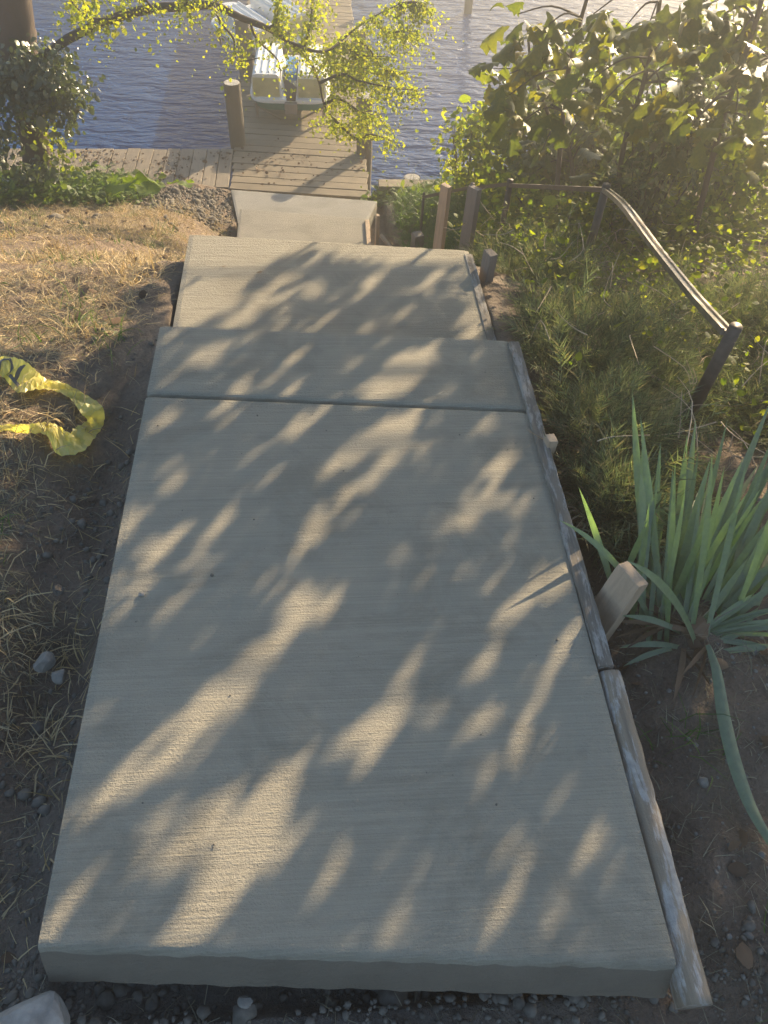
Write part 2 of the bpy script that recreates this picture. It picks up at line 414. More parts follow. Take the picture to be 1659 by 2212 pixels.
for i in range(nst):
    z = -.17-(i+1.4)*(1.93/(nst+1.4)); y = 3.03+i*.258
    f = i/(nst-1)
    st.box((-.02-.15*f, y+.16, z-.25), (1.2, .30, .5))
tag(st.build('stairs', M['smooth'], None, .008), kind='structure')
# far shore line of trees is outside the picture; the bulkhead holds the bank
bk = empty('bulkhead', (1.9, 7.75, -2.6), 'low timber bulkhead holding the bank at the right of the dock', 'bulkhead')
b = MB()
for i in range(6): b.box((.62+.9*i+.45, 7.72, -2.75), (.88, .05, .9))
b.build('plank_wall', M['walk'], bk, .004)
MB().box((3.3, 7.72, -2.30), (5.4, .16, .05)).build('cap_board', M['deck'], bk, .006)
bk2 = empty('bulkhead', (-3, 8.6, -2.6), 'timber bulkhead under the left boardwalk above the water', 'bulkhead')
b = MB()
for i in range(8): b.box((-1.5-.9*i, 8.52, -2.85), (.88, .05, .9))
b.build('plank_wall', M['walk'], bk2, .004)

# ------------------------------------------------------------------ dock and boardwalk
SK = -.12
dk = empty('dock', (-.2, 7.6, -2.34), 'weathered plank dock running straight out over the water', 'dock')
b = MB(); y = 7.60; i = 0
while y < 22:
    wdt = .138+.006*random.random(); xl = -.925-.018*(y-7.6)+random.uniform(-.012, .012); xr = .50+.006*(y-7.6)+random.uniform(-.012, .012)
    c = ((xl+xr)/2, y+wdt/2, -2.345+random.uniform(-.003, .003))
    b.box(c, (xr-xl, wdt-.009, .036), rotz(SK*(.95+.1*random.random()))@eul(random.uniform(-.01, .01), 0, 0)); y += wdt
b.build('deck', M['deck'], dk, .004)
b = MB()
for xx in (-.80, -.2, .40): b.box((xx, 14.6, -2.46), (.07, 14, .18))
b.build('beam', M['deck'], dk)
bw = empty('boardwalk', (-3, 8.2, -2.35), 'weathered boardwalk along the left shore littered with leaves', 'boardwalk')
b = MB(); x = -.945
while x > -9:
    wdt = .135+.01*random.random(); y0 = 7.72; y1 = 8.57+.02*(x+1)+random.uniform(-.01, .01)
    b.box((x-wdt/2, (y0+y1)/2, -2.35+random.uniform(-.003, .003)), (wdt-.008, y1-y0, .038), rotz(random.uniform(-.004, .004))); x -= wdt
b.build('deck', M['walk'], bw, .004)
MB().box((-5, 7.70, -2.46), (8, .06, .2)).build('beam', M['deck'], bw)

def piling(px, py, yb, r, label, lean=(0, 0), zb=-4.2, top_z=None):
    p = PY(px, py, yb); top = p[2] if top_z is None else top_z
    e = empty('piling', (p[0], yb, -3.0), label, 'piling', 'round timber pilings of the dock')
    pts = []; rr = []
    for k in range(9):
        t = k/8; pts.append((p[0]-lean[0]*(1-t)+random.uniform(-.004, .004), yb-lean[1]*(1-t), zb+(top-zb)*t)); rr.append(r*(.93+.07*t))
    MB().tube(pts, rr, 18, .03, cap=False).build('post', M['pile'], e, smooth=True)
    V, F_ = tube([pts[-1]-np.array([0, 0, .015]), pts[-1]+np.array([0, 0, .001])], [rr[-1]*.995, rr[-1]*.93], 18)
    MB().add(V, F_).build('end_grain', M['pile_top'], e)
    return e
piling(501, 178, 8.68, .088, 'nearest left piling, thick with a pale cut top, at the boardwalk corner', (.0, 0))
piling(522, 40, 10.55, .088, 'left piling farther out beside the stern of the first boat')
piling(789, 206, 8.5, .088, 'nearest right piling half hidden by yellow green twigs, casting a long shadow')
piling(776, 60, 10.6, .088, 'right piling farther out, wrapped in twigs')
piling(890, 383, 7.95, .088, 'short piling stub with a pale top beside the right bank')
wp_ = piling(1012, 12, 15.2, .075, 'lone dark piling standing in the open water', top_z=-1.0)

# ------------------------------------------------------------------ boats
def rbox(b, c, size, R, r, taper=(1, 1)):
    pass
def hull_block(L, W, H, nose, draft=.88):
    """rounded pontoon block: loft of rounded-rectangle sections along +Y, far end rounded in plan, ridged top"""
    V = []; ns = 14; nk = 28
    for i in range(ns+1):
        t = i/ns; y = t*L
        wf = 1.0 if t < .55 else math.sqrt(max(0, 1-((t-.55)/.47)**2)); wf = max(wf, .25)
        hf = 1.0 if t < .6 else 1-.35*((t-.6)/.4)**2
        for k in range(nk):
            a = 2*math.pi*(k+.5)/nk; c_, s_ = math.cos(a), math.sin(a)
            ex = .28
            X_ = math.copysign(abs(c_)**ex, c_)*W/2*wf; Z_ = math.copysign(abs(s_)**ex, s_)
            Z_ = (Z_+1)/2
            X_ *= draft+(1-draft)*(1-Z_)+(0)
            V.append((X_, y, Z_*H*hf))
    F_ = [(i*nk+k, i*nk+(k+1) % nk, (i+1)*nk+(k+1) % nk, (i+1)*nk+k) for i in range(ns) for k in range(nk)]
    F_ += [tuple(range(nk))[::-1], tuple(ns*nk+k for k in range(nk))]
    return V, F_
def pedal_boat(loc, rot, label):
    e = empty('pedal_boat', (0, 0, 0), label, 'boat', 'white pedal boats stored on the dock')
    # tub: shallow rounded tray
    def outline(W, L, inset=0):
        pts = []
        for k in range(40):
            a = 2*math.pi*k/40; c_, s_ = math.cos(a), math.sin(a); ex = .35
            pts.append((math.copysign(abs(c_)**ex, c_)*(W/2-inset), L/2+math.copysign(abs(s_)**ex, s_)*(L/2-inset)))
        return pts
    def loft(levels):
        V = []; 
        for (W, L, z, ins) in levels: V += [(x, y, z) for x, y in outline(W, L, ins)]
        n = 40; F_ = [(i*n+k, i*n+(k+1) % n, (i+1)*n+(k+1) % n, (i+1)*n+k) for i in range(len(levels)-1) for k in range(n)]
        F_ += [tuple(range(n))[::-1], tuple((len(levels)-1)*n+k for k in range(n))]
        return V, F_
    W, L = .98, 1.35
    MB().add(*loft([(W*.92, L*.96, 0, .03), (W*.95, L*.98, .06, .01), (W*.98, L, .085, 0)])).build('hull', M['green'], e, smooth=False)
    MB().add(*loft([(W, L, .086, 0), (W+.01, L+.01, .11, 0), (W, L, .13, .005), (W, L, .134, .03)])).build('gunwale', M['white'], e)
    for s in (-1, 1):
        V, F_ = hull_block(1.2, .37, .27, 1)
        off = np.array([s*.27, .05, .128])
        body = MB().add([np.array(v)+off for v in V], F_).build('pontoon', M['white'], e, smooth=False)
        # stern face is cream
        st_ = MB().box((s*.27, .052, .25), (.315, .012, .215)).build('stern_panel', M['yellow'], body, .02)
        b2 = MB()
        for k in range(4): b2.box((s*.27-.12+.08*k, .50, .403), (.034, .82, .022), top=(.6, .98))
        b2.build('top_ridge', M['white'], body, .006)
    MB().box((0, .75, .19), (.15, .5, .12)).build('seat', M['blue'], e, .02)
    MB().box((0, .35, .145), (.15, .34, .02)).build('footwell', M['pile_top'], e, .004)
    # rudder, bracket
    V = [(-.01, .02, .10), (.01, .02, .10), (-.05, .10, .40), (-.03, .10, .40), (.10, .0, .30), (.12, .0, .30), (.10, -.03, .14), (.12, -.03, .14)]
    MB().add([(-.03, -.02, .13), (.08, -.03, .13), (.10, .0, .27), (-.07, .12, .36), (-.03, .0, .13), (.08, -.01, .13), (.10, .02, .27), (-.07, .14, .36)],
             [(0, 1, 2, 3), (7, 6, 5, 4), (0, 4, 5, 1), (1, 5, 6, 2), (2, 6, 7, 3), (3, 7, 4, 0)]).build('rudder', M['dark'], e)
    MB().box((.02, -.03, .05), (.15, .07, .12)).build('rudder_bracket', M['oldwood'], e, .006)
    b2 = MB()
    for s in (-1, 1):
        for yy in (.15, 1.15):
            MB().tube([(s*.42, yy, .02), (s*.41, yy, -.145)], [.02, .02], 6).tube([(s*.415, yy, -.005), (s*.12, yy-.02, -.15)], [.012, .012], 6).build('cradle_leg', M['oldwood'], e)
    e.location = loc; e.rotation_euler = rot; e.scale = (.93, .93, .93)
    return e
pb = P(622, 232, -2.17); 
pedal_boat((-.33, 9.15, -2.17), (rad(1), 0, rad(-2)), 'white pedal boat with two ribbed pontoons and a green hull, nearest on the dock')
pedal_boat((-.38, 10.72, -2.13), (rad(2), rad(-7), rad(33)), 'second white pedal boat set at an angle behind the first one')

# ------------------------------------------------------------------ forms and stakes beside the slab
def board(name, pts, wid, hgt, mat, label, cat, round_=False, parent=None, split=None):
    b = MB(); p0, p1 = np.array(pts[0]), np.array(pts[1]); d = p1-p0; L = np.linalg.norm(d); n = 40
    a = math.atan2(-d[0], d[1]); V = []; ring = 14 if round_ else 8
    up = np.array([0, 0, 1.]); t = d/L; s = np.cross(t, up); s /= np.linalg.norm(s); up = np.cross(s, t)
    for i in range(n+1):
        f = i/n
        for k in range(ring):
            th = 2*math.pi*(k+.5)/ring; c_, s_ = math.cos(th), math.sin(th); ex = .75 if round_ else .18
            X_ = math.copysign(abs(c_)**ex, c_)*wid/2; Z_ = math.copysign(abs(s_)**ex, s_)*hgt/2
            j = .0025*(random.random()-.5)
            V.append(p0+d*f+s*(X_+j)+up*(Z_-hgt/2+j*.6))
    F_ = [(i*ring+k, i*ring+(k+1) % ring, (i+1)*ring+(k+1) % ring, (i+1)*ring+k) for i in range(n) for k in range(ring)]
    F_ += [tuple(range(ring))[::-1], tuple(n*ring+k for k in range(ring))]
    o = b.add(V, F_).build(name, M[mat], parent, smooth=round_); 
    if parent is None: tag(o, label, cat)
    return o
A = P(1108, 737, .012); B_ = P(1305, 1442, .006); C_ = P(1535, 2160, -.01)
board('form_board', [P(1283+33, 1440, .004)+[-.004, .004, 0], P(1110, 737, .01)], .040, .10, 'form', 'long grey form board crusted with concrete along the right edge of the upper slab', 'board')
board('form_board', [P(1517, 2168, -.005), P(1321, 1446, .0)], .062, .085, 'form2', 'rounded form pole smeared with white concrete at the lower right of the slab', 'board', True)
board('form_board', [P(1066, 745, -.165), P(1012, 548, -.165)], .038, .10, 'form', 'grey form board along the right edge of the second slab', 'board')
board('form_board', [P(797, 528, -2.08), P(793, 474, -2.08)], .04, .10, 'newwood', 'short pale form board beside the lowest concrete slab', 'board')
def stake(base, top, wx, wy, mat, label, spin=0, taper=.97, group=None):
    base = np.array(base, float); top = np.array(top, float); d = top-base; L = np.linalg.norm(d); d /= L
    s = np.array([math.cos(spin), math.sin(spin), 0]); s -= d*(s@d); s /= np.linalg.norm(s); u = np.cross(d, s)
    b = MB(); V = []
    for f, k in ((0, 1), (.5, 1), (.97, taper), (1, taper*.97)):
        for a, c in ((-1, -1), (1, -1), (1, 1), (-1, 1)):
            V.append(base+d*L*f+s*a*wx/2*k+u*c*wy/2*k+np.array([0, 0, random.uniform(-.003, .003)]))
    F_ = [(i*4+k, i*4+(k+1) % 4, i*4+4+(k+1) % 4, i*4+4+k) for i in range(3) for k in range(4)]+[(3, 2, 1, 0), (12, 13, 14, 15)]
    o = b.add(V, F_).build('wooden_stake', M[mat], None, .002); tag(o, label, 'stake', 'wooden stakes holding the forms'); return o
def at_xy(px, py, hd):       # point on the ray at the horizontal distance hd
    d = ray(px, py); return CAM+d*(hd/math.hypot(d[0], d[1]))
s5t = P(1368, 1240, .085); s5b = s5t+np.array([-.075, -.03, -.40])
stake(s5b+[0, .0, 0], s5t, .038, .085, 'newwood', 'thick pale new wood stake leaning at the slab edge beside the iris', rad(25))
t = P(1192, 945, .03); stake(t+[-.02, 0, -.3], t, .032, .04, 'newwood', 'splintered stub of stake just outside the upper form board', rad(10))
t = P(1060, 545, -.10); stake(t+[-.02, -.03, -.6], t, .038, .062, 'oldwood', 'grey stake beside the form board of the second slab', rad(20))
t = at_xy(1026, 405, 4.15); stake(t+[-.02, -.02, -.9], t, .038, .080, 'oldwood', 'tall weathered stake in front of the railing, right one of the close pair', rad(35))
t = at_xy(964, 400, 4.9); stake(t+[-.02, -.02, -.9], t, .04, .075, 'newwood', 'tall brown stake in front of the railing, left one of the close pair', rad(40), .93)
t = P(816, 465, -1.85); stake(t+[0, 0, -.5], t, .03, .045, 'newwood', 'small pale stake beside the lowest form board', rad(10))
t = P(843, 535, -1.98); stake(t+[.10, -.02, -.12], P(822, 508, -2.0), .025, .035, 'newwood', 'pale brace lying against the lowest stake', 0)
t = P(903, 505, -1.75); stake(t+[0, 0, -.5], t, .085, .085, 'oldwood', 'short split post stub at the foot of the railing', .3)

# ------------------------------------------------------------------ railing
rl = empty('handrail', (1.4, 4, -1), 'dark iron handrail with knobbed posts, its nearest rail broken loose and bent', 'handrail')
posts = [((1590, 706), 2.32, .029), ((1311, 398), 4.08, .028), ((1103, 388), 5.13, .027), ((1021, 396), 5.80, .022), ((916, 416), 6.35, .014)]
tops = []
for (px, hd, r) in posts:
    t = at_xy(*px, hd); tops.append(t)
    zb = float(gz(t[0], t[1]))-.25; fx, fy = (t[0], t[1]) if len(tops) > 1 else P(1440, 990, zb)[:2]
    p_ = MB().tube([(fx, fy, zb), ((fx+t[0])/2, (fy+t[1])/2, (zb+t[2])/2), (t[0], t[1], t[2])], [r*.85, r*.8, r*.75], 14).build('post', M['rust'], rl, smooth=True)
    V, F_ = tube([t+[0, 0, -.03], t+[0, 0, -.022], t+[0, 0, .0], t+[0, 0, .014], t+[0, 0, .020]], [r*.8, r*1.1, r*1.15, r*.85, r*.3], 14)
    MB().add(V, F_).build('cap', M['rust'], p_, smooth=True)
def railbar(a, b_, wdt, hgt, mat, name='rail', n=1, sag=0, groove=False):
    pts = [a+(b_-a)*k/n+np.array([0, 0, -sag*math.sin(math.pi*k/n)]) for k in range(n+1)]
    b = MB(); V = []
    prof = [(-1, -1), (1, -1), (1, 1), (.35, 1), (.3, .55), (-.3, .55), (-.35, 1), (-1, 1)] if groove else [(-1, -1), (1, -1), (1, 1), (-1, 1)]
    for i, p in enumerate(pts):
        t_ = pts[min(i+1, n)]-pts[max(i-1, 0)]; t_ = t_/np.linalg.norm(t_); s = np.cross(t_, [0, 0, 1]); s /= np.linalg.norm(s); u = np.cross(s, t_)
        for x_, z_ in prof: V.append(p+s*x_*wdt/2+u*z_*hgt/2)
    m = len(prof)
    F_ = [(i*m+k, i*m+(k+1) % m, (i+1)*m+(k+1) % m, (i+1)*m+k) for i in range(n) for k in range(m)]+[tuple(range(m))[::-1], tuple(n*m+k for k in range(m))]
    return b.add(V, F_).build(name, M[mat], rl)
for i in range(1, 4):
    railbar(tops[i]+[0, 0, -.03], tops[i+1]+[0, 0, -.04], .030, .024, 'rust')
# broken rail: from post 2 down towards the nearest post, bowed
a = tops[1]+[0, 0, -.03]; c = PY(1570, 717, tops[0][1]+.03); mid = PY(1420, 540, (a[1]+c[1])/2+.0)
pts = spline([a, PY(1350, 447, a[1]*.75+c[1]*.25), mid, PY(1500, 640, a[1]*.22+c[1]*.78), c], 6)
b = MB(); V = []
prof = [(-1, -1), (1, -1), (1, 1), (.5, 1), (.42, .3), (-.42, .3), (-.5, 1), (-1, 1)]
for i, p in enumerate(pts):
    t_ = pts[min(i+1, len(pts)-1)]-pts[max(i-1, 0)]; t_ = t_/np.linalg.norm(t_); s = np.cross(t_, [0, 0, 1]); s /= np.linalg.norm(s); u = np.cross(s, t_)
    for x_, z_ in prof: V.append(p+s*x_*.019+u*z_*.011)
m_ = len(prof); n = len(pts)-1
b.add(V, [(i*m_+k, i*m_+(k+1) % m_, (i+1)*m_+(k+1) % m_, (i+1)*m_+k) for i in range(n) for k in range(m_)]+[tuple(range(m_))[::-1], tuple(n*m_+k for k in range(m_))]).build('loose_rail', M['rail'], rl)['label'] = 'bent grooved rail shining in the sun'

# ------------------------------------------------------------------ caution tape
def ribbon(pts, wid, name, text=None, label=''):
    """pts: list of (edge A, edge B) point pairs along the tape"""
    e = None
    A_ = spline([p[0] for p in pts], 6); B2 = spline([p[1] for p in pts], 6); n = len(A_); m = 5; V = []
    for i in range(n):
        for k in range(m+1):
            f = k/m; p = A_[i]*(1-f)+B2[i]*f; V.append(p+np.array([0, 0, .012*math.sin(f*5+i*.9)*math.sin(math.pi*f)+.004*math.sin(i*2.3+f*7)]))
    V = np.array(V)
    F_ = [(i*(m+1)+k, i*(m+1)+k+1, (i+1)*(m+1)+k+1, (i+1)*(m+1)+k) for i in range(n-1) for k in range(m)]
    o = link(name, mesh_np(name, V, F_, False), M['tape']); tag(o, label, 'tape')
    G = V.reshape(n, m+1, 3)
    mids = G[:, m//2]; arc = np.concatenate([[0], np.cumsum(np.linalg.norm(np.diff(mids, axis=0), axis=1))])
    def sample(s_, v_):
        s_ = np.clip(s_, 0, arc[-1]-1e-4); i = int(np.searchsorted(arc, s_, 'right')-1); i = min(i, n-2); f = (s_-arc[i])/(arc[i+1]-arc[i])
        q = np.clip(v_, 0, 1)*m; k = min(int(q), m-1); g_ = q-k
        a = G[i, k]*(1-g_)+G[i, k+1]*g_; b = G[i+1, k]*(1-g_)+G[i+1, k+1]*g_
        nrm = np.cross(G[i+1, k]-G[i, k], G[i, k+1]-G[i, k]); nrm = nrm/(np.linalg.norm(nrm)+1e-9); nrm = nrm if nrm[2] > 0 else -nrm
        return a*(1-f)+b*f+nrm*.0025
    for (txt, s0, flip) in text or []:
        cu = bpy.data.curves.new('lettering', 'FONT'); cu.body = txt; cu.size = 1; cu.offset = .02
        to = bpy.data.objects.new('lettering', cu); COL.objects.link(to); bpy.context.view_layer.update()
        dg = bpy.context.evaluated_depsgraph_get(); me = bpy.data.meshes.new_from_object(to.evaluated_get(dg)); bpy.data.objects.remove(to)
        bm = bmesh.new(); bm.from_mesh(me); bmesh.ops.triangulate(bm, faces=bm.faces[:])
        for _ in range(2): bmesh.ops.subdivide_edges(bm, edges=[e_ for e_ in bm.edges if e_.calc_length() > .08], cuts=1, use_grid_fill=False)
        bmesh.ops.triangulate(bm, faces=bm.faces[:])
        for v in bm.verts:
            u_ = v.co.x*.10; q = .16+v.co.y*.95
            v.co = Vector(sample(s0+(u_ if not flip else -u_), q if not flip else 1-q))
        bm.to_mesh(me); bm.free(); me.materials.clear(); link('lettering', me, M['ink'], o)
    return o
def TP(x, y, lift=.03):
    z = -.12
    for _ in range(6):
        p = P(x, y, z); z = .5*z+.5*(float(gz(p[0], p[1]))+lift)
    return P(x, y, z)
# main loop of tape (pairs of far/near edges)
pairs = [((-60, 770), (-60, 815)), ((10, 770), (0, 812)), ((50, 778), (18, 828)), ((78, 800), (38, 848)), ((100, 818), (72, 842)), ((140, 828), (110, 842)), ((190, 855), (150, 860)),
         ((222, 880), (175, 893)), ((224, 915), (188, 908)), ((205, 945), (160, 925)), ((178, 975), (150, 935)), ((125, 982), (118, 915)), ((100, 940), (92, 912)), ((60, 936), (62, 916)), ((0, 931), (0, 917)), ((-70, 930), (-70, 915))]
pairs = [(TP(*a, .015+.05*(i in (1, 2, 7, 10, 11, 12))), TP(*b_, .02+.03*(i % 3 == 1))) for i, (a, b_) in enumerate(pairs)]
ribbon(pairs, .07, 'caution_tape', [('AUT', .05, False), ('CAU', 1.20, False)], 'crumpled yellow caution tape looped on the dirt left of the slab')

# ------------------------------------------------------------------ scatter: grass, stones, litter
def blades(n, xy, length, width, lie, name, mat, label, curl=.4, kind='stuff', cat='grass', az=None, zoff=0):
    """xy (n,2) bases; lie in 0..1: 0 upright, 1 flat"""
    n = len(xy); L = length*np.exp(.35*rng.normal(size=n)); W_ = width*(.6+.8*rng.random(n))
    th = rng.random(n)*2*math.pi if az is None else az+.5*rng.normal(size=n)
    inc = np.clip(lie+.22*rng.normal(size=n), 0.02, 1.0)*math.pi/2
    h = np.stack([np.cos(th), np.sin(th), np.zeros(n)], 1)
    base = np.stack([xy[:, 0], xy[:, 1], gz(xy[:, 0], xy[:, 1])-.004+zoff], 1)
    side = np.stack([-np.sin(th+rng.normal(size=n)*.8), np.cos(th), .4*rng.normal(size=n)], 1); side /= np.linalg.norm(side, axis=1, keepdims=True)
    V = np.zeros((n, 7, 3)); cur = base.copy(); ang = inc.copy()
    for k in range(3):
        w_ = (W_*(1, .85, .55)[k])[:, None]/2
        V[:, 2*k] = cur-side*w_; V[:, 2*k+1] = cur+side*w_
        stp = (L/3)[:, None]
        cur = cur+stp*(h*np.sin(ang)[:, None]+np.array([0, 0, 1.])*np.cos(ang)[:, None]); ang = ang+curl*(.4+rng.random(n))
        gg = gz(cur[:, 0], cur[:, 1])+.003; cur[:, 2] = np.maximum(cur[:, 2], gg)
        hh = rng.normal(size=(n, 3))*.15; hh[:, 2] = 0; h = h+hh; h /= np.linalg.norm(h, axis=1, keepdims=True)
    V[:, 6] = cur
    base_i = np.arange(n)[:, None]*7
    q = np.array([[0, 1, 3, 2], [2, 3, 5, 4]]); tri = np.array([[4, 5, 6, 6]])
    Fq = (base_i[:, :, None]+q[None]).reshape(-1, 4); Ft = (base_i+np.array([[4, 5, 6]]))
    # one mesh of quads and triangles
    me = bpy.data.meshes.new(name); VV = V.reshape(-1, 3).astype(np.float32)
    me.vertices.add(len(VV)); me.vertices.foreach_set('co', VV.ravel())
    loops = np.concatenate([Fq.ravel(), Ft.ravel()]).astype(np.int32)
    me.loops.add(len(loops)); me.loops.foreach_set('vertex_index', loops)
    starts = np.concatenate([np.arange(len(Fq))*4, len(Fq)*4+np.arange(len(Ft))*3]).astype(np.int32)
    me.polygons.add(len(starts)); me.polygons.foreach_set('loop_start', starts); me.update(calc_edges=True)
    o = link(name, me, M[mat]); tag(o, label, cat, None, kind); return o
def scat(n, x0, x1, y0, y1, dens=None, avoid=True):
    x = rng.uniform(x0, x1, n); y = rng.uniform(y0, y1, n); k = np.ones(n, bool)
    if avoid: k &= ~((x > -.62-.22*sstep(3, 6, y)) & (x < .72) & (y > .28))
    if dens is not None: k &= rng.random(n) < dens(x, y)
    return np.stack([x[k], y[k]], 1)
def clumps(n, per, r, **k):
    c = scat(n, **k); p = np.repeat(c, per, 0)+rng.normal(size=(len(c)*per, 2))*r
    m = ~((p[:, 0] > -.62) & (p[:, 0] < .72) & (p[:, 1] > .28) & (p[:, 1] < 7.3)); return p[m]
cl = lambda s, o, t0, t1, seed=0: (lambda x, y: sstep(t0, t1, fbm(x+seed, y+seed*.7, s, o)))
ld_ = lambda x, y: sstep(-.60, -.95, x)*sstep(7.6, 7.2, y)
hay = lambda x, y: sstep(-.25, .10, fbm(x+5, y+2, 2.2, 3))*(.15+.85*sstep(-.60, -.95, x))
blades(0, scat(105000, -4.3, -.55, .1, 7.0, hay), .058, .0036, .82, 'dry_grass', 'straw', 'trampled dry straw coloured grass over the left bank', .25)
blades(0, scat(42000, -2.2, -.55, .1, 3.2, hay), .045, .0020, .82, 'grey_grass', 'greyhay', 'dull grey green dead grass beside the upper slab', .3)
blades(0, clumps(420, 26, .035, x0=-4.3, x1=-.7, y0=.2, y1=6.8), .10, .004, .45, 'grass_tufts', 'straw', 'pale upright tufts in the dry grass of the left bank', .5)
blades(0, clumps(170, 24, .04, x0=-4.3, x1=-.75, y0=.2, y1=6.8), .085, .0035, .5, 'green_tufts', 'grass', 'sparse green tufts of living grass on the left bank', .45)
blades(0, clumps(260, 26, .04, x0=.75, x1=2.6, y0=-.1, y1=1.9, dens=cl(2.2, 2, -.05, .15, 3)), .085, .0028, .6, 'right_grass', 'greyhay', 'thin grass growing out of the dark soil right of the slab', .45)
blades(0, clumps(150, 22, .04, x0=.8, x1=2.6, y0=-.1, y1=1.9, dens=cl(2.0, 2, -.0, .15, 8)), .09, .003, .5, 'right_green_grass', 'grass', 'dull green grass tufts right of the slab', .5)
blades(0, clumps(520, 26, .05, x0=.62, x1=2.2, y0=5.6, y1=7.7), .16, .006, .42, 'bank_grass', 'grass', 'bright green bank grass between the railing and the dock', .5)
blades(0, clumps(200, 26, .05, x0=-4.3, x1=-1.7, y0=6.9, y1=7.7), .16, .006, .42, 'shore_grass', 'grass', 'green grass in front of the left boardwalk', .5)
blades(0, scat(9000, .72, 3, -.1, 3, None), .05, .0022, .92, 'straw_litter', 'greyhay', 'scattered dry stems on the soil right of the slab', .2)
blades(0, scat(500, -1.2, .9, -.1, .33, None, False), .05, .0022, .95, 'straw_litter', 'greyhay', 'few dry stems on the dirt in front of the slab', .2)

def rock_mesh(seed, n=1):
    bm = bmesh.new(); bmesh.ops.create_icosphere(bm, subdivisions=n, radius=1); r = random.Random(seed)
    for v in bm.verts: v.co = Vector([v.co.x*r.uniform(.75, 1.2), v.co.y*r.uniform(.75, 1.2), v.co.z*r.uniform(.5, .9)])
    V = np.array([v.co[:] for v in bm.verts]); F_ = np.array([[v.index for v in f.verts] for f in bm.faces]); bm.free(); return V, F_
def stones(xy, size, name, mat, label, sub=1, sink=.3, kind='stuff'):
    Vs, Fs = [], []; o = 0
    grp = rng.integers(0, 4, len(xy))
    for g_ in range(4):
        s = xy[grp == g_]
        if not len(s): continue
        tv, tf = rock_mesh(g_+11, sub); n = len(s); sz = size*np.exp(.55*rng.normal(size=n))
        Mx = frames(rdir(n)*[1, 1, .3], rng.random(n)*6.28)*sz[:, None, None]
        T = np.stack([s[:, 0], s[:, 1], gz(s[:, 0], s[:, 1])+sz*(.6-sink)-.2*sz], 1)
        V, F_ = instance(tv, tf, Mx, T); Vs.append(V); Fs.append(F_+o); o += len(V)
    ob = link(name, mesh_np(name, np.concatenate(Vs), np.concatenate(Fs)), M[mat]); tag(ob, label, 'stones', None, kind)
stones(scat(7000, -1.0, .95, -.25, .36, lambda x, y: .15+.85*sstep(-.2, .15, fbm(x, y, 7, 3)), False), .0055, 'gravel', 'stone', 'dark gravelly dirt under the near edge of the slab')
stones(scat(2400, -1.0, -.575, .1, 2.4, lambda x, y: (.1+.9*sstep(-.1, .15, fbm(x, y, 4, 2)))*sstep(-1.0, -.7, x), False), .0048, 'gravel_strip', 'stone', 'grey pebbles and clods along the left edge of the slab')
stones(scat(2600, -4, -.7, .3, 6.9, cl(2.5, 2, -.0, .25, 4)), .0065, 'clods', 'soil', 'dirt clods on the left bank')
stones(scat(900, -2.6, -1.2, 5.0, 6.2, cl(2, 2, -.1, .2, 9)), .011, 'dark_clods', 'stone', 'grey clods of spoil near the top of the left bank')
stones(scat(2500, -1.7, -.8, 6.6, 7.6, None), .010, 'spoil_heap', 'stone', 'grey spoil left of the lower slabs')
stones(scat(2600, .72, 2.2, -.2, 1.6, None), .0032, 'grit', 'grit', 'small pale grit on the soil right of the slab')
sx_ = rng.uniform(-.54, .6, 60); sy_ = rng.uniform(.4, 2.05, 60); tv, tf = rock_mesh(3, 1); ssz = .0016*np.exp(.5*rng.normal(size=60))
V, F_ = instance(tv, tf, frames(rdir(60))*ssz[:, None, None], np.stack([sx_, sy_, np.full(60, .0012)], 1))
tag(link('sand_grains', mesh_np('sand_grains', V, F_), M['stone']), 'tiny grains of grit lying on the upper slab', 'grit', None, 'stuff')
def leaf_tpl(kind):
    if kind == 'oval':
        pts = [(0, 0), (.32, .25), (.36, .55), (.2, .85), (0, 1), (-.2, .85), (-.36, .55), (-.32, .25)]
    elif kind == 'slim':
        pts = [(0, 0), (.16, .3), (.17, .6), (0, 1), (-.17, .6), (-.16, .3)]
    elif kind == 'lobed':
        pts = [(0, 0), (.08, .06), (.13, .18), (.33, .27), (.27, .36), (.25, .42), (.50, .56), (.43, .64), (.33, .68), (.40, .84), (.20, .90), (0, 1.0)]
        pts = pts+[(-x, y) for x, y in pts[-2:0:-1]]
    V = [((x*.7 if kind == 'lobed' else x), y, -.35*x*x/.3+.10*abs(x)-.18*y*y) for x, y in pts]; n = len(pts)
    cen = [(0, .25, -.02), (0, .5, -.045), (0, .75, -.10)]; F_ = []
    def near(yy): return n+min(2, max(0, int(round(yy*4))-1))
    for i in range(n):
        a, b = i, (i+1) % n; c = near((pts[a][1]+pts[b][1])/2); F_.append((a, b, c))
        c2 = near((pts[b][1]+pts[(b+1) % n][1])/2)
        k, st_ = c, 1 if c2 > c else -1
        while k != c2: F_.append((b, k+st_, k)); k += st_
    return np.array(V+cen), np.array(F_)
TPL = {k: leaf_tpl(k) for k in ('oval', 'slim', 'lobed')}
def leaves_mesh(T, D, size, tpl, spin=None, var=.3):
    n = len(T); sz = size*np.exp(var*rng.normal(size=n)); Mx = frames(D, rng.random(n)*6.28 if spin is None else spin*rng.normal(size=n))*sz[:, None, None]
    return instance(*TPL[tpl], Mx, T)
def litter(xy, size, name, label, z=None, cat='leaves', mat='litter', tpl='oval', kind='stuff'):
    n = len(xy); D = rdir(n)*[1, 1, .25]
    zz = gz(xy[:, 0], xy[:, 1])+.008 if z is None else np.full(n, z)
    V, F_ = leaves_mesh(np.stack([xy[:, 0], xy[:, 1], zz+rng.random(n)*.008], 1), D, size, tpl, .5)
    tag(link(name, mesh_np(name, V, F_), M[mat]), label, cat, None, kind)
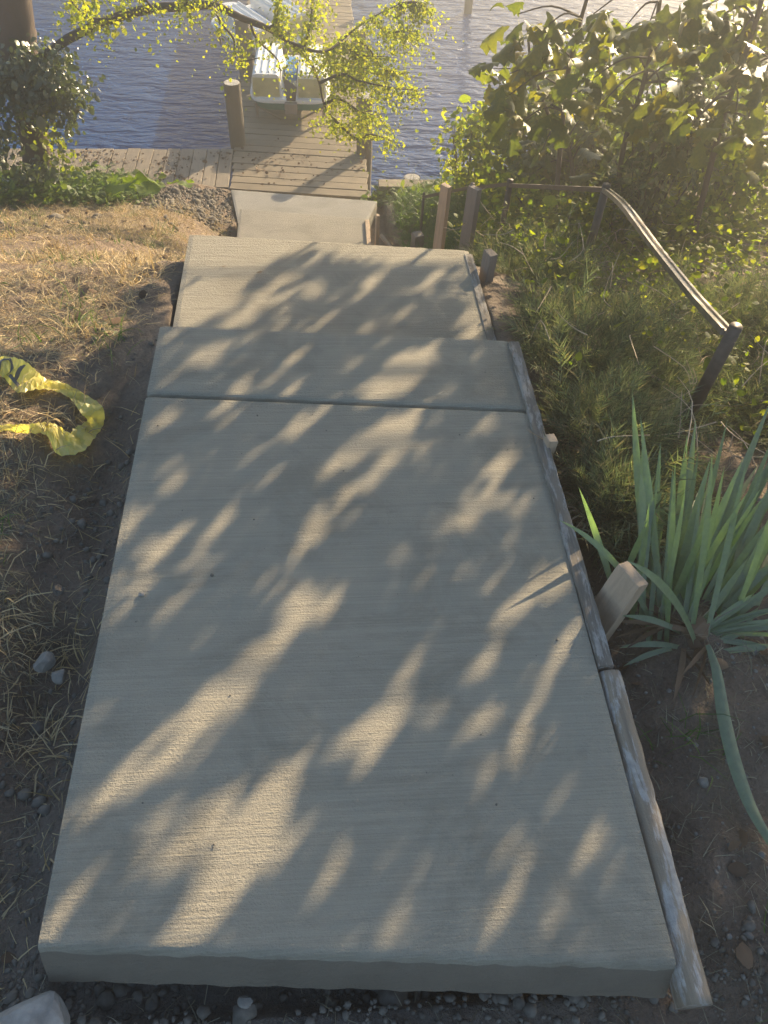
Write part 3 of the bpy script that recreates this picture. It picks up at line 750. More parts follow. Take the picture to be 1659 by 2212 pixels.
litter(scat(420, -.9, .45, 7.75, 9.2, cl(2.5, 2, -.1, .2, 2), False), .028, 'dock_litter', 'brown leaf litter scattered on the near end of the dock', -2.32)
litter(scat(1500, -3.4, -.98, 7.75, 8.5, cl(2.0, 2, -.1, .25, 6), False), .026, 'boardwalk_litter', 'dry leaves and needles lying on the boardwalk', -2.325)
litter(scat(500, -4, -.7, .2, 7, None), .04, 'bank_litter', 'few brown leaves lying in the dry grass of the left bank')
litter(scat(260, .75, 2.6, -.2, 3, None), .04, 'soil_litter', 'brown leaves lying on the soil right of the slab')
for i, (px, py, z, s) in enumerate([(478, 577, -.165, .035), (545, 572, -.165, .03), (553, 590, -.165, .04), (305, 1284, .004, .03)]):
    if i == 3: continue
    p = P(px, py, z); V, F_ = leaves_mesh(np.array([p]), np.array([[.8, .5, .15]]), s*.6, 'slim', 0.2)
    lab = ['curled dark leaf on the second slab, leftmost of three', 'small dark leaf on the second slab, farthest of three', 'dark leaf on the second slab, nearest its middle', 'pale chip lying on the upper slab near its left edge'][i]
    tag(link('fallen_leaf' if i < 3 else 'concrete_chip', mesh_np('leaf', V, F_), M['litter'] if i < 3 else M['rock']), lab, 'leaf' if i < 3 else 'chip')
# broken concrete lumps
def lump(px, py, z, size, label, seed, squash=(1, .8, .5), rz=0, mat='rock'):
    bm = bmesh.new(); bmesh.ops.create_icosphere(bm, subdivisions=3, radius=1); r = random.Random(seed)
    pl = [(Vector([r.gauss(0, 1), r.gauss(0, 1), r.gauss(0, .8)]).normalized(), r.uniform(.55, .85)) for _ in range(9)]
    for v in bm.verts:
        for nrm, dd in pl:
            k = v.co.dot(nrm)-dd
            if k > 0: v.co -= nrm*k
        v.co += Vector([r.uniform(-.015, .015) for _ in range(3)])
    bm.transform(Matrix.Rotation(rz, 4, 'Z') @ Matrix.Diagonal((size*squash[0], size*squash[1], size*squash[2], 1)))
    me = bpy.data.meshes.new('rock'); bm.to_mesh(me); bm.free(); o = link('rock', me, M[mat]); p = P(px, py, z); o.location = tuple(p); tag(o, label, 'rock', 'loose rocks'); return o
lump(305, 1284, .004, .009, 'pale chip lying on the upper slab near its left edge', 21, (1, .8, .8))
lump(45, 2236, -.09, .09, 'big pale slab of broken concrete in the near left corner', 3, (1.1, .75, .4), .3)
lump(92, 2172, -.09, .022, 'small pale pointed chunk behind the broken concrete slab', 5)
lump(530, 2163, -.11, .016, 'round grey stone in the gravel before the slab', 8, (1, .8, .5), 0, 'grit')
lump(95, 1430, -.12, .030, 'grey rounded rock in the dirt left of the slab', 9, (1, 1, .8), 0, 'grit')
lump(130, 1460, -.12, .022, 'smaller grey rock touching the rounded one', 10, (1, 1, .8), 0, 'grit')
lump(20, 845, -.18, .05, 'dark rock beside the yellow tape', 12, (1.3, .8, .5), 0, 'stone')
lump(125, 1345-70, -.10, .017, 'reddish brown pebble in the grass', 14, (1, 1, .8), 0, 'soil')

# ------------------------------------------------------------------ plants
def leafy(name, centre, rxyz, nl, size, tpl, mat, label, cat, stems=8, root=None, droop=.3, shell=.45, group=None, crownname='foliage', extra=None, var=.3, noise_=.5, stemr=.010, ncl=14):
    """shrub: stems from the root to leaf clumps, leaves spread through the clumps"""
    c = np.array(centre, float); R = np.array(rxyz, float)
    root = np.array([c[0], c[1], float(gz(c[0], c[1]))]) if root is None else np.array(root, float)
    e = empty(name, root, label, cat, group)
    K = rdir(ncl)*(shell+(1-shell)*rng.random((ncl, 1)))**.6*R+c
    b = MB()
    for i in range(ncl):
        k = K[i]; m1 = root*.55+k*.45+rng.normal(size=3)*.06*R; pts = spline([root, m1, k, k+(k-m1)*.25], 4); n = len(pts)
        b.tube(pts, [stemr*(1-.75*j/(n-1)) for j in range(n)], 5, cap=False)
    b.build('stem', M['twig'], e, smooth=True)
    ci = rng.integers(0, ncl, nl); cr = (.22+.30*rng.random(ncl))[:, None]
    off = rng.normal(size=(nl, 3)); off = off/np.linalg.norm(off, axis=1, keepdims=True)*rng.random((nl, 1))**.45
    T = K[ci]+off*R*cr[ci]*1.5
    D = off*.7+rdir(nl)*.7+np.array([0, 0, -droop])
    keep = T[:, 2] > gz(T[:, 0], T[:, 1])+.01
    V, F_ = leaves_mesh(T[keep], D[keep], size, tpl, None, var)
    link(crownname, mesh_np(crownname, V, F_), M[mat], e)
    return e
# --- left tree with its long limb
tr = empty('leaning_tree', (-2.72, 7.5, -2.2), 'leaning ivy wrapped tree at the left boardwalk, one long limb arching over the water', 'tree')
trunk_px = [(88, 415, 7.45), (80, 340, 7.5), (66, 260, 7.5), (48, 160, 7.45), (30, 70, 7.4), (12, -30, 7.35), (-20, -160, 7.3), (-60, -420, 7.2)]
tp = [PY(*q) for q in trunk_px]; rr = [.17, .135, .125, .14, .175, .18, .17, .14]
pts = spline(tp, 6); rads = np.interp(np.linspace(0, 7, len(pts)), range(8), rr)
MB().tube(pts, rads, 16, .10, cap=True).build('trunk', M['bark'], tr, smooth=True)
limb_px = [(35, 175, 7.42), (110, 110, 7.3), (170, 72, 7.2), (250, 38, 7.1), (330, 18, 7.0), (400, 14, 6.95), (462, 12, 6.9), (520, 38, 6.85), (580, 62, 6.8), (625, 92, 6.75), (672, 135, 6.7)]
lp = spline([PY(*q) for q in limb_px], 5); n = len(lp)
lb = MB(); lb.tube(lp, np.interp(np.linspace(0, 1, n), [0, .12, .5, .8, 1], [.055, .036, .034, .022, .012]), 9, .08)
twigs = [[(672, 135), (690, 180), (700, 225), (722, 258), (742, 274), (765, 262), (785, 262)], [(625, 92), (700, 112), (760, 68), (800, 40), (860, 10)], [(700, 112), (745, 95), (770, 118), (830, 122)],
         [(655, 110), (668, 60), (676, 5), (680, -40)], [(580, 62), (600, 40), (598, -20)], [(462, 12), (478, 50), (505, 85), (512, 130), (560, 125)], [(690, 180), (740, 160), (775, 175), (850, 190), (905, 195)],
         [(700, 225), (735, 215), (775, 240), (810, 250), (850, 285)], [(760, 68), (800, 110), (830, 150), (880, 160)], [(700, 112), (720, 135), (770, 145), (860, 155)], [(250, 38), (200, 40), (160, 10), (140, -30)],
         [(400, 14), (420, -30), (480, -60)], [(540, 45), (555, 85), (600, 130), (605, 175)], [(722, 258), (770, 300), (800, 290), (850, 305)], [(330, 18), (300, -20), (280, -60)], [(860, 10), (900, 5), (930, 25)], [(800, 40), (840, 70), (880, 65), (900, 80)]]
TW = []
for tw in twigs:
    yy = 6.7+rng.normal()*.12; pp = spline([PY(x, y, yy+.05*k*rng.normal()) for k, (x, y) in enumerate(tw)], 4); TW.append(pp)
    lb.tube(pp, [.013*(1-.75*k/(len(pp)-1)) for k in range(len(pp))], 5, cap=False)
lb.build('limb', M['twig'], tr, smooth=True)
# fine leaves hang along the twigs: pinnate sprays
T, D = [], []
for wi, pp in enumerate(TW):
    nn = {10: 70, 5: 60, 11: 110, 14: 60}.get(wi, 135)
    for _ in range(nn):
        s_ = random.random()**.8; p = pp[int(s_*(len(pp)-1))]; dirn = rdir(1)[0]*[1, .8, .7]+[0, 0, -.45]; ln = random.uniform(.05, .26)*(1.15 if wi in (1, 3, 8, 9) else .9)
        for k in range(random.randint(4, 8)):
            q = p+dirn*ln*(k+1)/5+rng.normal(size=3)*.012+np.array([0, 0, -.02*k*k*.12]); T.append(q); D.append(rdir(1)[0]+[0, 0, -.6])
T = np.array(T); D = np.array(D)
def px_of(Q):
    d = Q-CAM; z = d@FW; return 829.5+FPX*(d@RT)/z, 1106-FPX*(d@UP)/z
qx, qy = px_of(T)      # the twigs part in front of the boats
thin = ((qx > 535) & (qx < 618) & (qy > 100) & (qy < 250)) | ((qx > 515) & (qx < 590) & (qy < 85)) | ((qx > 618) & (qx < 705) & (qy > 165) & (qy < 250)) | ((qx > 640) & (qx < 830) & (qy > 300))
kp = ~thin | (rng.random(len(T)) < .12); T, D = T[kp], D[kp]
V, F_ = leaves_mesh(T, D, .0225, 'oval', None, .3)
link('foliage', mesh_np('foliage', V, F_), M['thorn'], tr)
print('limb leaves', len(T))
# ivy on trunk
def ivy(n, cpx, y, sx, sz, size, mat, name, parent):
    c = PY(*cpx, y); nk = 20; K = c+rng.uniform(-1, 1, (nk, 3))*[sx, .16, sz]; i = rng.integers(0, nk, n)
    T = K[i]+rng.normal(size=(n, 3))*[.075, .07, .06]; D = rdir(n)+[.1, -.7, -.5]
    V, F_ = leaves_mesh(T, D, size, 'oval', .9); return link(name, mesh_np(name, V, F_), M[mat], parent)
ivy(1900, (62, 155), 7.18, .38, .17, .045, 'ivy', 'ivy', tr); ivy(650, (130, 215), 7.2, .20, .2, .045, 'ivy', 'ivy', tr); ivy(450, (5, 240), 7.2, .22, .22, .045, 'ivy', 'ivy', tr)
ivy(320, (108, 285), 7.2, .06, .35, .042, 'vinelit', 'vine', tr); ivy(420, (70, 395), 7.15, .22, .13, .045, 'ivy', 'ivy', tr)
ivy(300, (15, 330), 7.1, .18, .25, .045, 'ivy', 'ivy', tr); ivy(220, (215, 15), 7.2, .22, .12, .04, 'thorn', 'foliage', tr); ivy(60, (45, 100), 7.2, .3, .06, .04, 'ivy', 'ivy', tr)
# --- weeds in front of the boardwalk
def weeds(n, x0, x1, y0, y1, size, name, label, mat='weed', hmax=.18, tpl='oval', dens=None):
    xy = scat(n, x0, x1, y0, y1, dens); n = len(xy); hh = rng.random(n)**1.3*hmax*(.4+.9*(fbm(xy[:, 0], xy[:, 1], 2.5, 2)+.5))
    T = np.stack([xy[:, 0], xy[:, 1], gz(xy[:, 0], xy[:, 1])+hh+.01], 1); D = rdir(n)*[1, 1, .5]+[0, 0, .25]
    V, F_ = leaves_mesh(T, D, size, tpl, .5); tag(link(name, mesh_np(name, V, F_), M[mat]), label, 'weeds', None, 'stuff')
weeds(5200, -4.6, -1.5, 6.75, 7.65, .05, 'weeds', 'bright green weeds crowding the edge of the left boardwalk', dens=lambda x, y: sstep(-1.4, -2.2, x+.8*fbm(x, y, 2, 2)))
weeds(900, .70, 2.3, 6.4, 7.6, .05, 'weeds', 'green weeds between the dock and the railing', hmax=.25)
weeds(3200, .85, 3.2, 1.75, 3.6, .026, 'ground_cover', 'small leaves of creepers growing through the junipers', 'shrub', .34, dens=cl(3, 2, -.15, .1, 5))
weeds(2600, .9, 3.2, 3.2, 5.8, .032, 'weeds', 'low ground cover leaves under the railing', 'shrub', .42)
def bigleaf(px, py, size, tilt, spin, parent, seed):
    r = random.Random(seed); n = 16; V = [(0, 0, 0)]
    for k in range(n):
        a = 2*math.pi*k/n; rr_ = size*(1+.10*math.sin(5*a)+r.uniform(-.06, .06))*(.9 if k else .35); V.append((rr_*math.sin(a)*.85, -rr_*math.cos(a), .12*size*math.sin(3*a)+.2*size))
    V = np.array(V)@eul(tilt, 0, spin).T+TP(px, py, .10)
    return link('leaf', mesh_np('leaf', V, [(0, 1+k, 1+(k+1) % n) for k in range(n)], True), M['weed'], parent)
bd = empty('burdock_plant', TP(295, 410, 0), 'broad leaved burdock plant glowing green before the boardwalk', 'plant')
for i, q in enumerate([(293, 398, .13, -.9, .2), (270, 412, .11, -.3, 1.5), (335, 400, .09, -.6, -.8), (318, 412, .10, -.2, -2), (250, 400, .08, -.6, 2.2)]): bigleaf(*q, bd, i)
bd = empty('burdock_plant', TP(390, 402, 0), 'small burdock with pointed leaves, right of the large burdock', 'plant')
for i, q in enumerate([(375, 396, .06, -.6, .5), (400, 402, .07, -.3, -.9), (410, 394, .05, -.8, -.2)]): bigleaf(*q, bd, i+20)

# --- iris
ir = empty('iris_plant', P(1500, 1395, -.12), 'clump of broad sword shaped iris leaves growing right of the slab', 'plant')
def sword(base, tip, wid, bow=.06, n=9, twist=0):
    base = np.array(base); tip = np.array(tip); d = tip-base; L = np.linalg.norm(d); t = d/L
    view = (base+tip)/2-CAM; s = np.cross(t, view); s = s/np.linalg.norm(s); s = s*math.cos(twist)+np.cross(t, s)*math.sin(twist)
    side = np.cross(s, t); V = []; F_ = []
    for i in range(n+1):
        f = i/n; wv = wid*(.75+.5*f if f < .5 else 1.0)*min(1, (1-f)/.38+.0)**.75*.5
        c = base+d*f+np.array([0, 0, 1])*bow*L*4*f*(1-f)
        V += [c-s*wv, c+side*wv*.28, c+s*wv]
    for i in range(n):
        a = i*3; F_ += [(a, a+1, a+4, a+3), (a+1, a+2, a+5, a+4)]
    return V, F_
B0 = P(1490, 1400, -.13)
# (tip px, tip py, tip y distance, width, base dx, base dy, bow)
bl = [(1366, 845, .62, .036, -.06, .22, 0), (1383, 895, .5, .034, -.04, .12, 0), (1387, 960, .45, .034, -.10, .10, 0), (1427, 955, .5, .03, -.05, .2, 0), (1485, 937, .6, .034, .02, .22, 0), (1503, 905, .66, .036, .05, .25, 0),
      (1535, 990, .45, .036, .0, .16, 0), (1572, 905, .6, .024, .06, .2, 0), (1612, 1005, .5, .026, .04, .1, 0), (1668, 860, .75, .035, .12, .25, 0), (1675, 935, .6, .04, .1, .15, 0), (1690, 1000, .5, .04, .1, .1, 0),
      (1585, 1035, .45, .03, .03, .12, 0), (1512, 1110, .35, .03, -.02, .08, 0), (1465, 1165, .3, .03, -.06, .08, 0), (1250, 1052, .35, .030, -.16, .12, .03), (1205, 1122, .25, .027, -.08, .08, .14), (1352, 1210, .05, .040, .02, .0, .12),
      (1690, 1110, .35, .036, .06, .05, 0), (1700, 1190, .25, .036, .05, .05, .03), (1690, 1250, .15, .036, .05, .02, .05), (1700, 1330, .08, .032, .05, .0, .06), (1700, 1400, .0, .030, .06, -.02, .08), (1650, 1150, .3, .034, .03, .08, 0),
      (1600, 1120, .3, .03, .0, .1, 0), (1560, 1100, .4, .026, .0, .15, 0), (1425, 1310, .1, .026, -.06, .06, .08), (1340, 1330, .05, .028, -.0, .04, .1), (1335, 1400, .0, .026, -.02, .0, .12), (1345, 1440, -.03, .024, -.05, .0, .12),
      (1700, 1040, .45, .04, .1, .2, 0), (1660, 1060, .4, .03, .05, .15, 0), (1720, 900, .7, .04, .2, .3, 0), (1440, 1060, .45, .03, -.07, .16, 0), (1400, 1080, .4, .03, -.12, .12, 0), (1545, 1190, .2, .024, .0, .05, 0), (1620, 1200, .2, .03, .02, .03, 0),
      (1740, 1150, .3, .04, .15, .1, 0), (1530, 1050, .45, .028, .03, .25, 0), (1470, 1080, .5, .026, .02, .28, 0), (1640, 1000, .6, .03, .12, .28, 0)]
for k in range(80):
    u = random.random(); tx = 1400+340*u; ty = 960+random.random()*260+80*abs(u-.4); bl.append((tx, ty, .2+.4*random.random(), .022+.012*random.random(), -.12+.28*u+random.uniform(-.03, .03), random.uniform(.0, .2), random.uniform(0, .05)))
for k in range(14):
    a = random.uniform(-.3, 1.2); bl.append((1520+200*math.cos(a), 1390-130*math.sin(a), .12*math.sin(a), .024+.01*random.random(), .02, .03, .08))
b = MB()
for (tx, ty, dy, wd, bx, by, bow) in bl:
    base = B0+np.array([bx, by, 0]); tip = PY(tx, ty, B0[1]+dy); b.add(*sword(base, tip, wd*.62, bow, 9, rng.normal()*.4))
b.build('leaves', M['iris'], ir, smooth=True)
tl = [P(1530, 1395, -.08), P(1548, 1450, -.08), P(1562, 1540, -.09), P(1585, 1640, -.09), P(1620, 1740, -.09), P(1670, 1830, -.10)]; pp = spline(tl, 5); V = []; F_ = []
for i, p in enumerate(pp):
    f = i/(len(pp)-1); ww = .013*(.6+.8*math.sin(math.pi*f*.9)); V += [p+[-ww*.95, ww*.2, 0], p+[0, 0, .008], p+[ww*.95, -ww*.2, 0]]
for i in range(len(pp)-1): F_ += [(3*i, 3*i+1, 3*i+4, 3*i+3), (3*i+1, 3*i+2, 3*i+5, 3*i+4)]
MB().add(V, F_).build('trailing_leaf', M['iris'], ir, smooth=True)
V, F_ = tube([B0+[.0, .02, -.03], B0+[.02, .04, .02], B0+[.05, .06, .035]], [.03, .035, .02], 8, .3)
MB().add(V, F_).build('rhizome', M['litter'], ir)

b = MB()
for k in range(16):
    a = random.uniform(0, 6.28); L_ = random.uniform(.12, .28); q0 = B0+[random.uniform(-.04, .10), random.uniform(-.03, .10), .0]; q1 = q0+[L_*math.cos(a), L_*math.sin(a)*.8, random.uniform(.0, .06)]
    b.add(*sword(q0, q1, .016, .12, 7, rng.normal()*.6))
b.build('dead_leaves', M['litter'], ir, smooth=True)
# --- juniper mounds
def juniper(c, R, n, label, ln=.115):
    n = int(n*.62)
    c = np.array(c, float); R = np.array(R, float); root = (c[0], c[1], float(gz(c[0], c[1])))
    e = empty('juniper_shrub', root, label, 'shrub', 'juniper shrubs under the railing')
    d = rdir(n); d[:, 2] = np.abs(d[:, 2]); rr_ = (.45+.55*rng.random((n, 1)))*(1+.25*np.sin(5*d[:, :1]*3+4*d[:, 1:2]*3))
    T = c+d*R*rr_; T[:, 2] = np.maximum(T[:, 2], gz(T[:, 0], T[:, 1])+.02)
    ok = (T[:, 0] > .80) | (T[:, 1] > 3.3); T = T[ok]; d = d[ok]; n = len(T)
    D = d*[1, 1, .5]+rng.normal(size=(n, 3))*.45+[-.0, -.15, .25]; Fm = frames(D, rng.random(n)*6.28)
    k = 17; tv = []; tf = []
    for j in range(k):
        y = j/k; s = (-1)**j; a = .32*(1-.6*y); x = s*a; o = len(tv)
        tv += [(0, y-.018, 0), (0, y+.032, 0), (x, y+.30, .10*math.sin(j*2.1))]; tf.append((o, o+1, o+2))
    o = len(tv); tv += [(-.012, 0, 0), (.012, 0, 0), (0, 1.12, 0)]; tf.append((o, o+1, o+2))
    V, F_ = instance(np.array(tv), np.array(tf), Fm*(ln*np.exp(.25*rng.normal(size=n)))[:, None, None], T)
    b = MB()
    for j in range(26):
        q = c+rdir(1)[0]*R*[.9, .9, .5]; q[2] = max(q[2], gz(q[0], q[1])+.02); b.tube(spline([np.array(root)+[0, 0, .02], (np.array(root)+q)/2+[0, 0, .06], q], 4), np.linspace(.006, .002, 9), 4, cap=False)
    b.build('stem', M['newwood'], e); link('foliage', mesh_np('foliage', V, F_), M['juniper'], e); return e
def JP(px, py, z): return P(px, py, z)
juniper(JP(1150, 660, -.72), (.32, .40, .24), 2600, 'fine leaved juniper close to the second slab')
juniper(JP(1300, 840, -.42), (.48, .40, .17), 3000, 'spreading juniper mound between the slab and the loose rail')
juniper(JP(1500, 740, -.66), (.55, .35, .20), 1900, 'juniper mound under the middle of the loose rail')
juniper(JP(1290, 985, -.20), (.30, .30, .12), 1300, 'low juniper tips behind the iris beside the form board')
juniper(JP(1700, 930, -.42), (.40, .30, .10), 1500, 'shaded juniper behind the iris leaves')
for i, (c, R, z) in enumerate([((1660, 760), (.5, .42, .16), -.6), ((1285, 1100), (.16, .14, .06), -.14)]):
    juniper(JP(*c, z), R, 1300, ['juniper at the right edge near the nearest railing post', 'sparse juniper sprig between the form board and the iris'][i])

# --- shrubs and saplings at the right shore (backlit)
def SH(px, py, y): return PY(px, py, y)
G = 'shrubs along the right shore'
def shr(px, py, y, R, n, size, tpl, mat, label, name='shrub', cat='shrub', ncl=16, droop=.3, stemr=.010):
    return leafy(name, SH(px, py, y), R, n, size, tpl, mat, label, cat, group=G, droop=droop, ncl=ncl, stemr=stemr)
shr(1130, 330, 6.9, (.55, .4, .45), 3600, .05, 'oval', 'shrub', 'yellow green shrub rising behind the middle railing posts', ncl=20)
shr(1010, 330, 7.1, (.28, .25, .38), 700, .045, 'oval', 'thorn', 'thin yellow shrub at the edge of the water beside the piling stub', ncl=10)
shr(1290, 420, 6.3, (.6, .4, .45), 3400, .055, 'oval', 'shrub', 'dense backlit shrub behind the rail between the two tall posts', ncl=20)
shr(1480, 420, 6.0, (.7, .45, .5), 3600, .055, 'oval', 'shrub', 'tangled shrub right of the tall railing post', ncl=20)
shr(1640, 520, 5.2, (.6, .5, .55), 3000, .055, 'oval', 'shrub', 'tangled shrub at the right edge of the picture', ncl=18)
shr(1190, 230, 6.8, (.42, .4, .42), 1100, .055, 'oval', 'shrub', 'upper spread of a shrub with small leaves against the water', ncl=14)
shr(1040, 470, 6.3, (.35, .25, .2), 700, .05, 'oval', 'weed', 'low bright shrub between the two stakes', ncl=8)
shr(825, 425, 7.6, (.14, .1, .09), 260, .05, 'oval', 'weed', 'small bright weed clump where the dock meets the bank', ncl=5, stemr=.004)
shr(1190, 470, 5.4, (.5, .35, .28), 2300, .045, 'oval', 'shrub', 'leafy shrub filling the space under the straight rail', ncl=16)
shr(1400, 520, 4.9, (.55, .35, .28), 2300, .045, 'oval', 'shrub', 'leafy shrub beyond the upper end of the loose rail', ncl=16)
shr(1590, 610, 4.3, (.5, .35, .28), 1900, .042, 'oval', 'shrub', 'leafy shrub below the loose rail at the right edge', ncl=14)
shr(1500, 640, 4.0, (.45, .3, .22), 1800, .038, 'oval', 'shrub', 'small leaved shrub under the bend of the loose rail', ncl=14)
shr(1330, 610, 4.5, (.4, .3, .20), 1600, .036, 'oval', 'shrub', 'small leaved shrub right of the tall middle railing post', ncl=12)
shr(1420, 250, 6.3, (.75, .5, .5), 2600, .06, 'oval', 'shrub', 'tall shrub filling the gaps behind the middle sapling', ncl=20)
shr(1620, 230, 5.6, (.6, .45, .5), 2200, .055, 'oval', 'shrub', 'tall shrub behind the rightmost sapling', ncl=18)
shr(1250, 300, 6.6, (.5, .4, .45), 1800, .055, 'oval', 'shrub', 'tall shrub behind the leftmost sapling', ncl=16)
shr(1150, 570, 4.4, (.26, .25, .16), 900, .034, 'oval', 'shrub', 'small shrub tight behind the stake of the second slab', ncl=9, stemr=.006)
shr(1420, 700, 3.6, (.38, .28, .16), 1300, .030, 'oval', 'shrub', 'low leafy shrub poking out of the junipers under the loose rail', ncl=12, stemr=.006)
def sapling(base_px, by, stem, leafspots, label, size=.15, n_per=9, mat='oak', tpl='lobed', stemr=.02):
    bz = SH(*base_px, by); gz_ = float(gz(bz[0], bz[1])); root = np.array([bz[0], bz[1], gz_])
    e = empty('sapling', root, label, 'tree', 'saplings at the right shore')
    pts = spline([root]+[SH(x, y, yy) for x, y, yy in stem], 5); n = len(pts)
    b = MB(); b.tube(pts, np.linspace(stemr, stemr*.4, n), 7, .08)
    b.build('trunk', M['bark'], e, smooth=True); T = []; D = []
    for (x, y, yy, k) in leafspots:
        q = SH(x, y, yy); i = int(np.argmin([np.linalg.norm(p-q) for p in pts])); MB().tube(spline([pts[i], (pts[i]+q)/2+[0, 0, .05], q], 4), np.linspace(.008, .003, 9), 5, cap=False).build('branch', M['twig'], e)
        for j in range(k):
            th = 6.28*j/k+rng.random(); T.append(q+rng.normal(size=3)*.05); D.append([math.cos(th), math.sin(th)*.9, -.35+.4*rng.normal()])
    V, F_ = leaves_mesh(np.array(T), np.array(D, float), size, tpl, .35, .22); link('crown', mesh_np('crown', V, F_), M[mat], e); return e
r_ = random.Random(5)
def spots(rect, n, y, k=8, dy=.3): return [(r_.uniform(rect[0], rect[2]), r_.uniform(rect[1], rect[3]), y+r_.uniform(-dy, dy), k) for _ in range(n)]
sapling((1215, 420), 5.4, [(1212, 300, 5.3), (1225, 170, 5.2), (1250, 60, 5.1), (1280, -60, 5.0), (1300, -300, 5)], [(1120, 30, 5.1, 9), (1150, 125, 5.2, 9), (1100, 160, 5.2, 7), (1190, 100, 5.1, 8), (1130, 260, 5.3, 3)]+spots((1060, 60, 1260, 250), 8, 5.2, 7), 'slender sapling with large lobed leaves leaning over the shore, leftmost of the saplings', .17)
sapling((1340, 470), 5.0, [(1345, 330, 5.0), (1390, 180, 4.9), (1420, 40, 4.8), (1440, -150, 4.7), (1450, -300, 4.6)], spots((1280, 20, 1480, 240), 15, 4.9, 8)+spots((1250, 300, 1420, 400), 5, 5.1, 7), 'middle sapling with big dark backlit leaves and bare lower stem', .17)
sapling((1540, 420), 4.6, [(1555, 280, 4.5), (1600, 150, 4.4), (1640, 20, 4.3), (1680, -150, 4.2), (1700, -300, 4.1)], spots((1480, -20, 1700, 300), 20, 4.5, 8), 'rightmost sapling with broad leaves against the bright water', .16)
sapling((1240, 450), 5.9, [(1235, 350, 5.9), (1190, 260, 5.9), (1150, 150, 5.8), (1140, 60, 5.8)], spots((1100, 180, 1300, 380), 14, 5.9, 7), 'small sapling half hidden behind the leftmost one', .14)
lf = leafy('feathery_cedar', SH(1440, 330, 4.9), (.32, .3, .50), 0+2600, .05, 'slim', 'juniper', 'feathery cedar standing among the saplings', 'tree', crownname='crown', ncl=16)
def arching(px0, px1, px2, z, label):
    pts = spline([P(*px0, z), P(*px1, z+.14), P(*px2, z+.05)], 8); o = MB().tube(pts, [.004]*len(pts), 5).build('dry_vine', M['newwood']); tag(o, label, 'vine')
arching((1195, 775), (1250, 655), (1320, 720), -.45, 'dry pale vine arching over the juniper')

# ------------------------------------------------------------------ unseen overhanging tree (crown shaped so its gaps dapple the slab)
def onplane(p):      # slide a point along the sun ray to the level z = 0
    p = np.asarray(p, float); return (p-SUN*(p[2]/SUN[2]))[:2]
S_ = []   # lit strokes: (x0,y0,x1,y1,half width m, strength)
def lit(x0, y0, x1, y1, w_, s_=1.0, z=0.0): S_.append((*onplane(P(x0, y0, z)), *onplane(P(x1, y1, z)), w_/2, s_))
for q in [(460, 1130, 250, 1290, .11, .85), (450, 1245, 235, 1400, .09, .55), (668, 1285, 560, 1420, .05, 1), (570, 1400, 400, 1570, .09, 1), (400, 1570, 260, 1700, .09, .95), (260, 1700, 150, 1800, .07, .5),
          (590, 1680, 400, 2020, .12, 1), (470, 1700, 330, 1850, .07, .7), (340, 1790, 150, 1930, .07, .65), (140, 1965, 95, 2010, .06, 1), (300, 1960, 250, 2020, .06, .4), (900, 1430, 775, 1650, .05, 1), (745, 1560, 630, 1710, .07, .6),
          (830, 1195, 695, 1340, .055, .95), (880, 1290, 800, 1330, .03, .3), (1045, 1560, 970, 1700, .06, .6), (1140, 1545, 1120, 1610, .022, 1), (1120, 1610, 1060, 1690, .018, .8), (1225, 1375, 1175, 1475, .02, .7),
          (1215, 1690, 1170, 1820, .02, .6), (1180, 1820, 1060, 2070, .035, 1), (1255, 1890, 1200, 2000, .015, .6), (650, 1810, 560, 1970, .045, .55), (1225, 1225, 1070, 1400, .10, 1), (1150, 1260, 1010, 1490, .06, .7), (1240, 1180, 1190, 1300, .05, .9),
          (1080, 1000, 980, 1140, .06, .95), (1120, 940, 1020, 1060, .03, .8), (985, 1000, 910, 1065, .04, .9), (1100, 1060, 1020, 1160, .05, .8), (960, 1180, 900, 1240, .03, .3), (870, 985, 690, 1110, .06, .95), (860, 920, 740, 990, .11, 1), (905, 880, 860, 930, .06, 1),
          (700, 1120, 620, 1200, .04, .5), (578, 1030, 515, 1080, .04, .7), (570, 945, 465, 1025, .05, .8), (660, 930, 600, 1000, .04, .8), (455, 985, 290, 1110, .05, .6), (500, 900, 330, 1010, .05, .6), (390, 880, 330, 930, .06, .9), (700, 880, 620, 930, .05, .8),
          (920, 760, 800, 860, .13, 1), (760, 770, 620, 860, .08, .9), (640, 770, 500, 850, .07, .8), (500, 740, 340, 850, .09, .85), (1030, 770, 980, 830, .02, .7), (1060, 900, 1000, 960, .02, .7), (410, 730, 360, 790, .05, .6), (260, 1230, 300, 1260, .06, .6), (560, 1420, 480, 1540, .05, .4)]: lit(*q)
for q in [(430, 540, 385, 690, .16, 1), (560, 540, 420, 690, .16, 1), (640, 600, 500, 700, .13, .9), (760, 610, 600, 705, .08, .9), (860, 560, 700, 690, .045, 1), (820, 545, 740, 610, .025, .9), (700, 540, 600, 590, .08, .9), (945, 600, 880, 670, .05, .95), (990, 600, 960, 640, .03, .8),
          (830, 680, 740, 735, .06, .6), (920, 690, 850, 735, .05, .7), (880, 620, 840, 650, .03, .5), (990, 560, 920, 590, .03, .3)]: lit(*q, z=-.17)
for q in [(-80, 900, 150, 870, .30, 1), (-60, 970, 200, 930, .14, .9), (-60, 1210, 30, 1180, .14, .9), (-60, 1380, 40, 1370, .10, .9), (-60, 1500, 20, 1480, .08, 1), (40, 1020, 60, 1010, .05, .6)]: lit(*q, z=-.15)
S_ = np.array(S_)
poly = [onplane(P(x, y, z)) for x, y, z in [(385, 655, -.5), (240, 705, -.42), (130, 775, -.30), (175, 850, -.25), (100, 870, -.2), (-400, 870, -.2), (-900, 300, -2), (500, 300, -2), (520, 505, -1.9), (412, 500, -.2), (395, 600, -.3)]]
poly = np.array(poly)
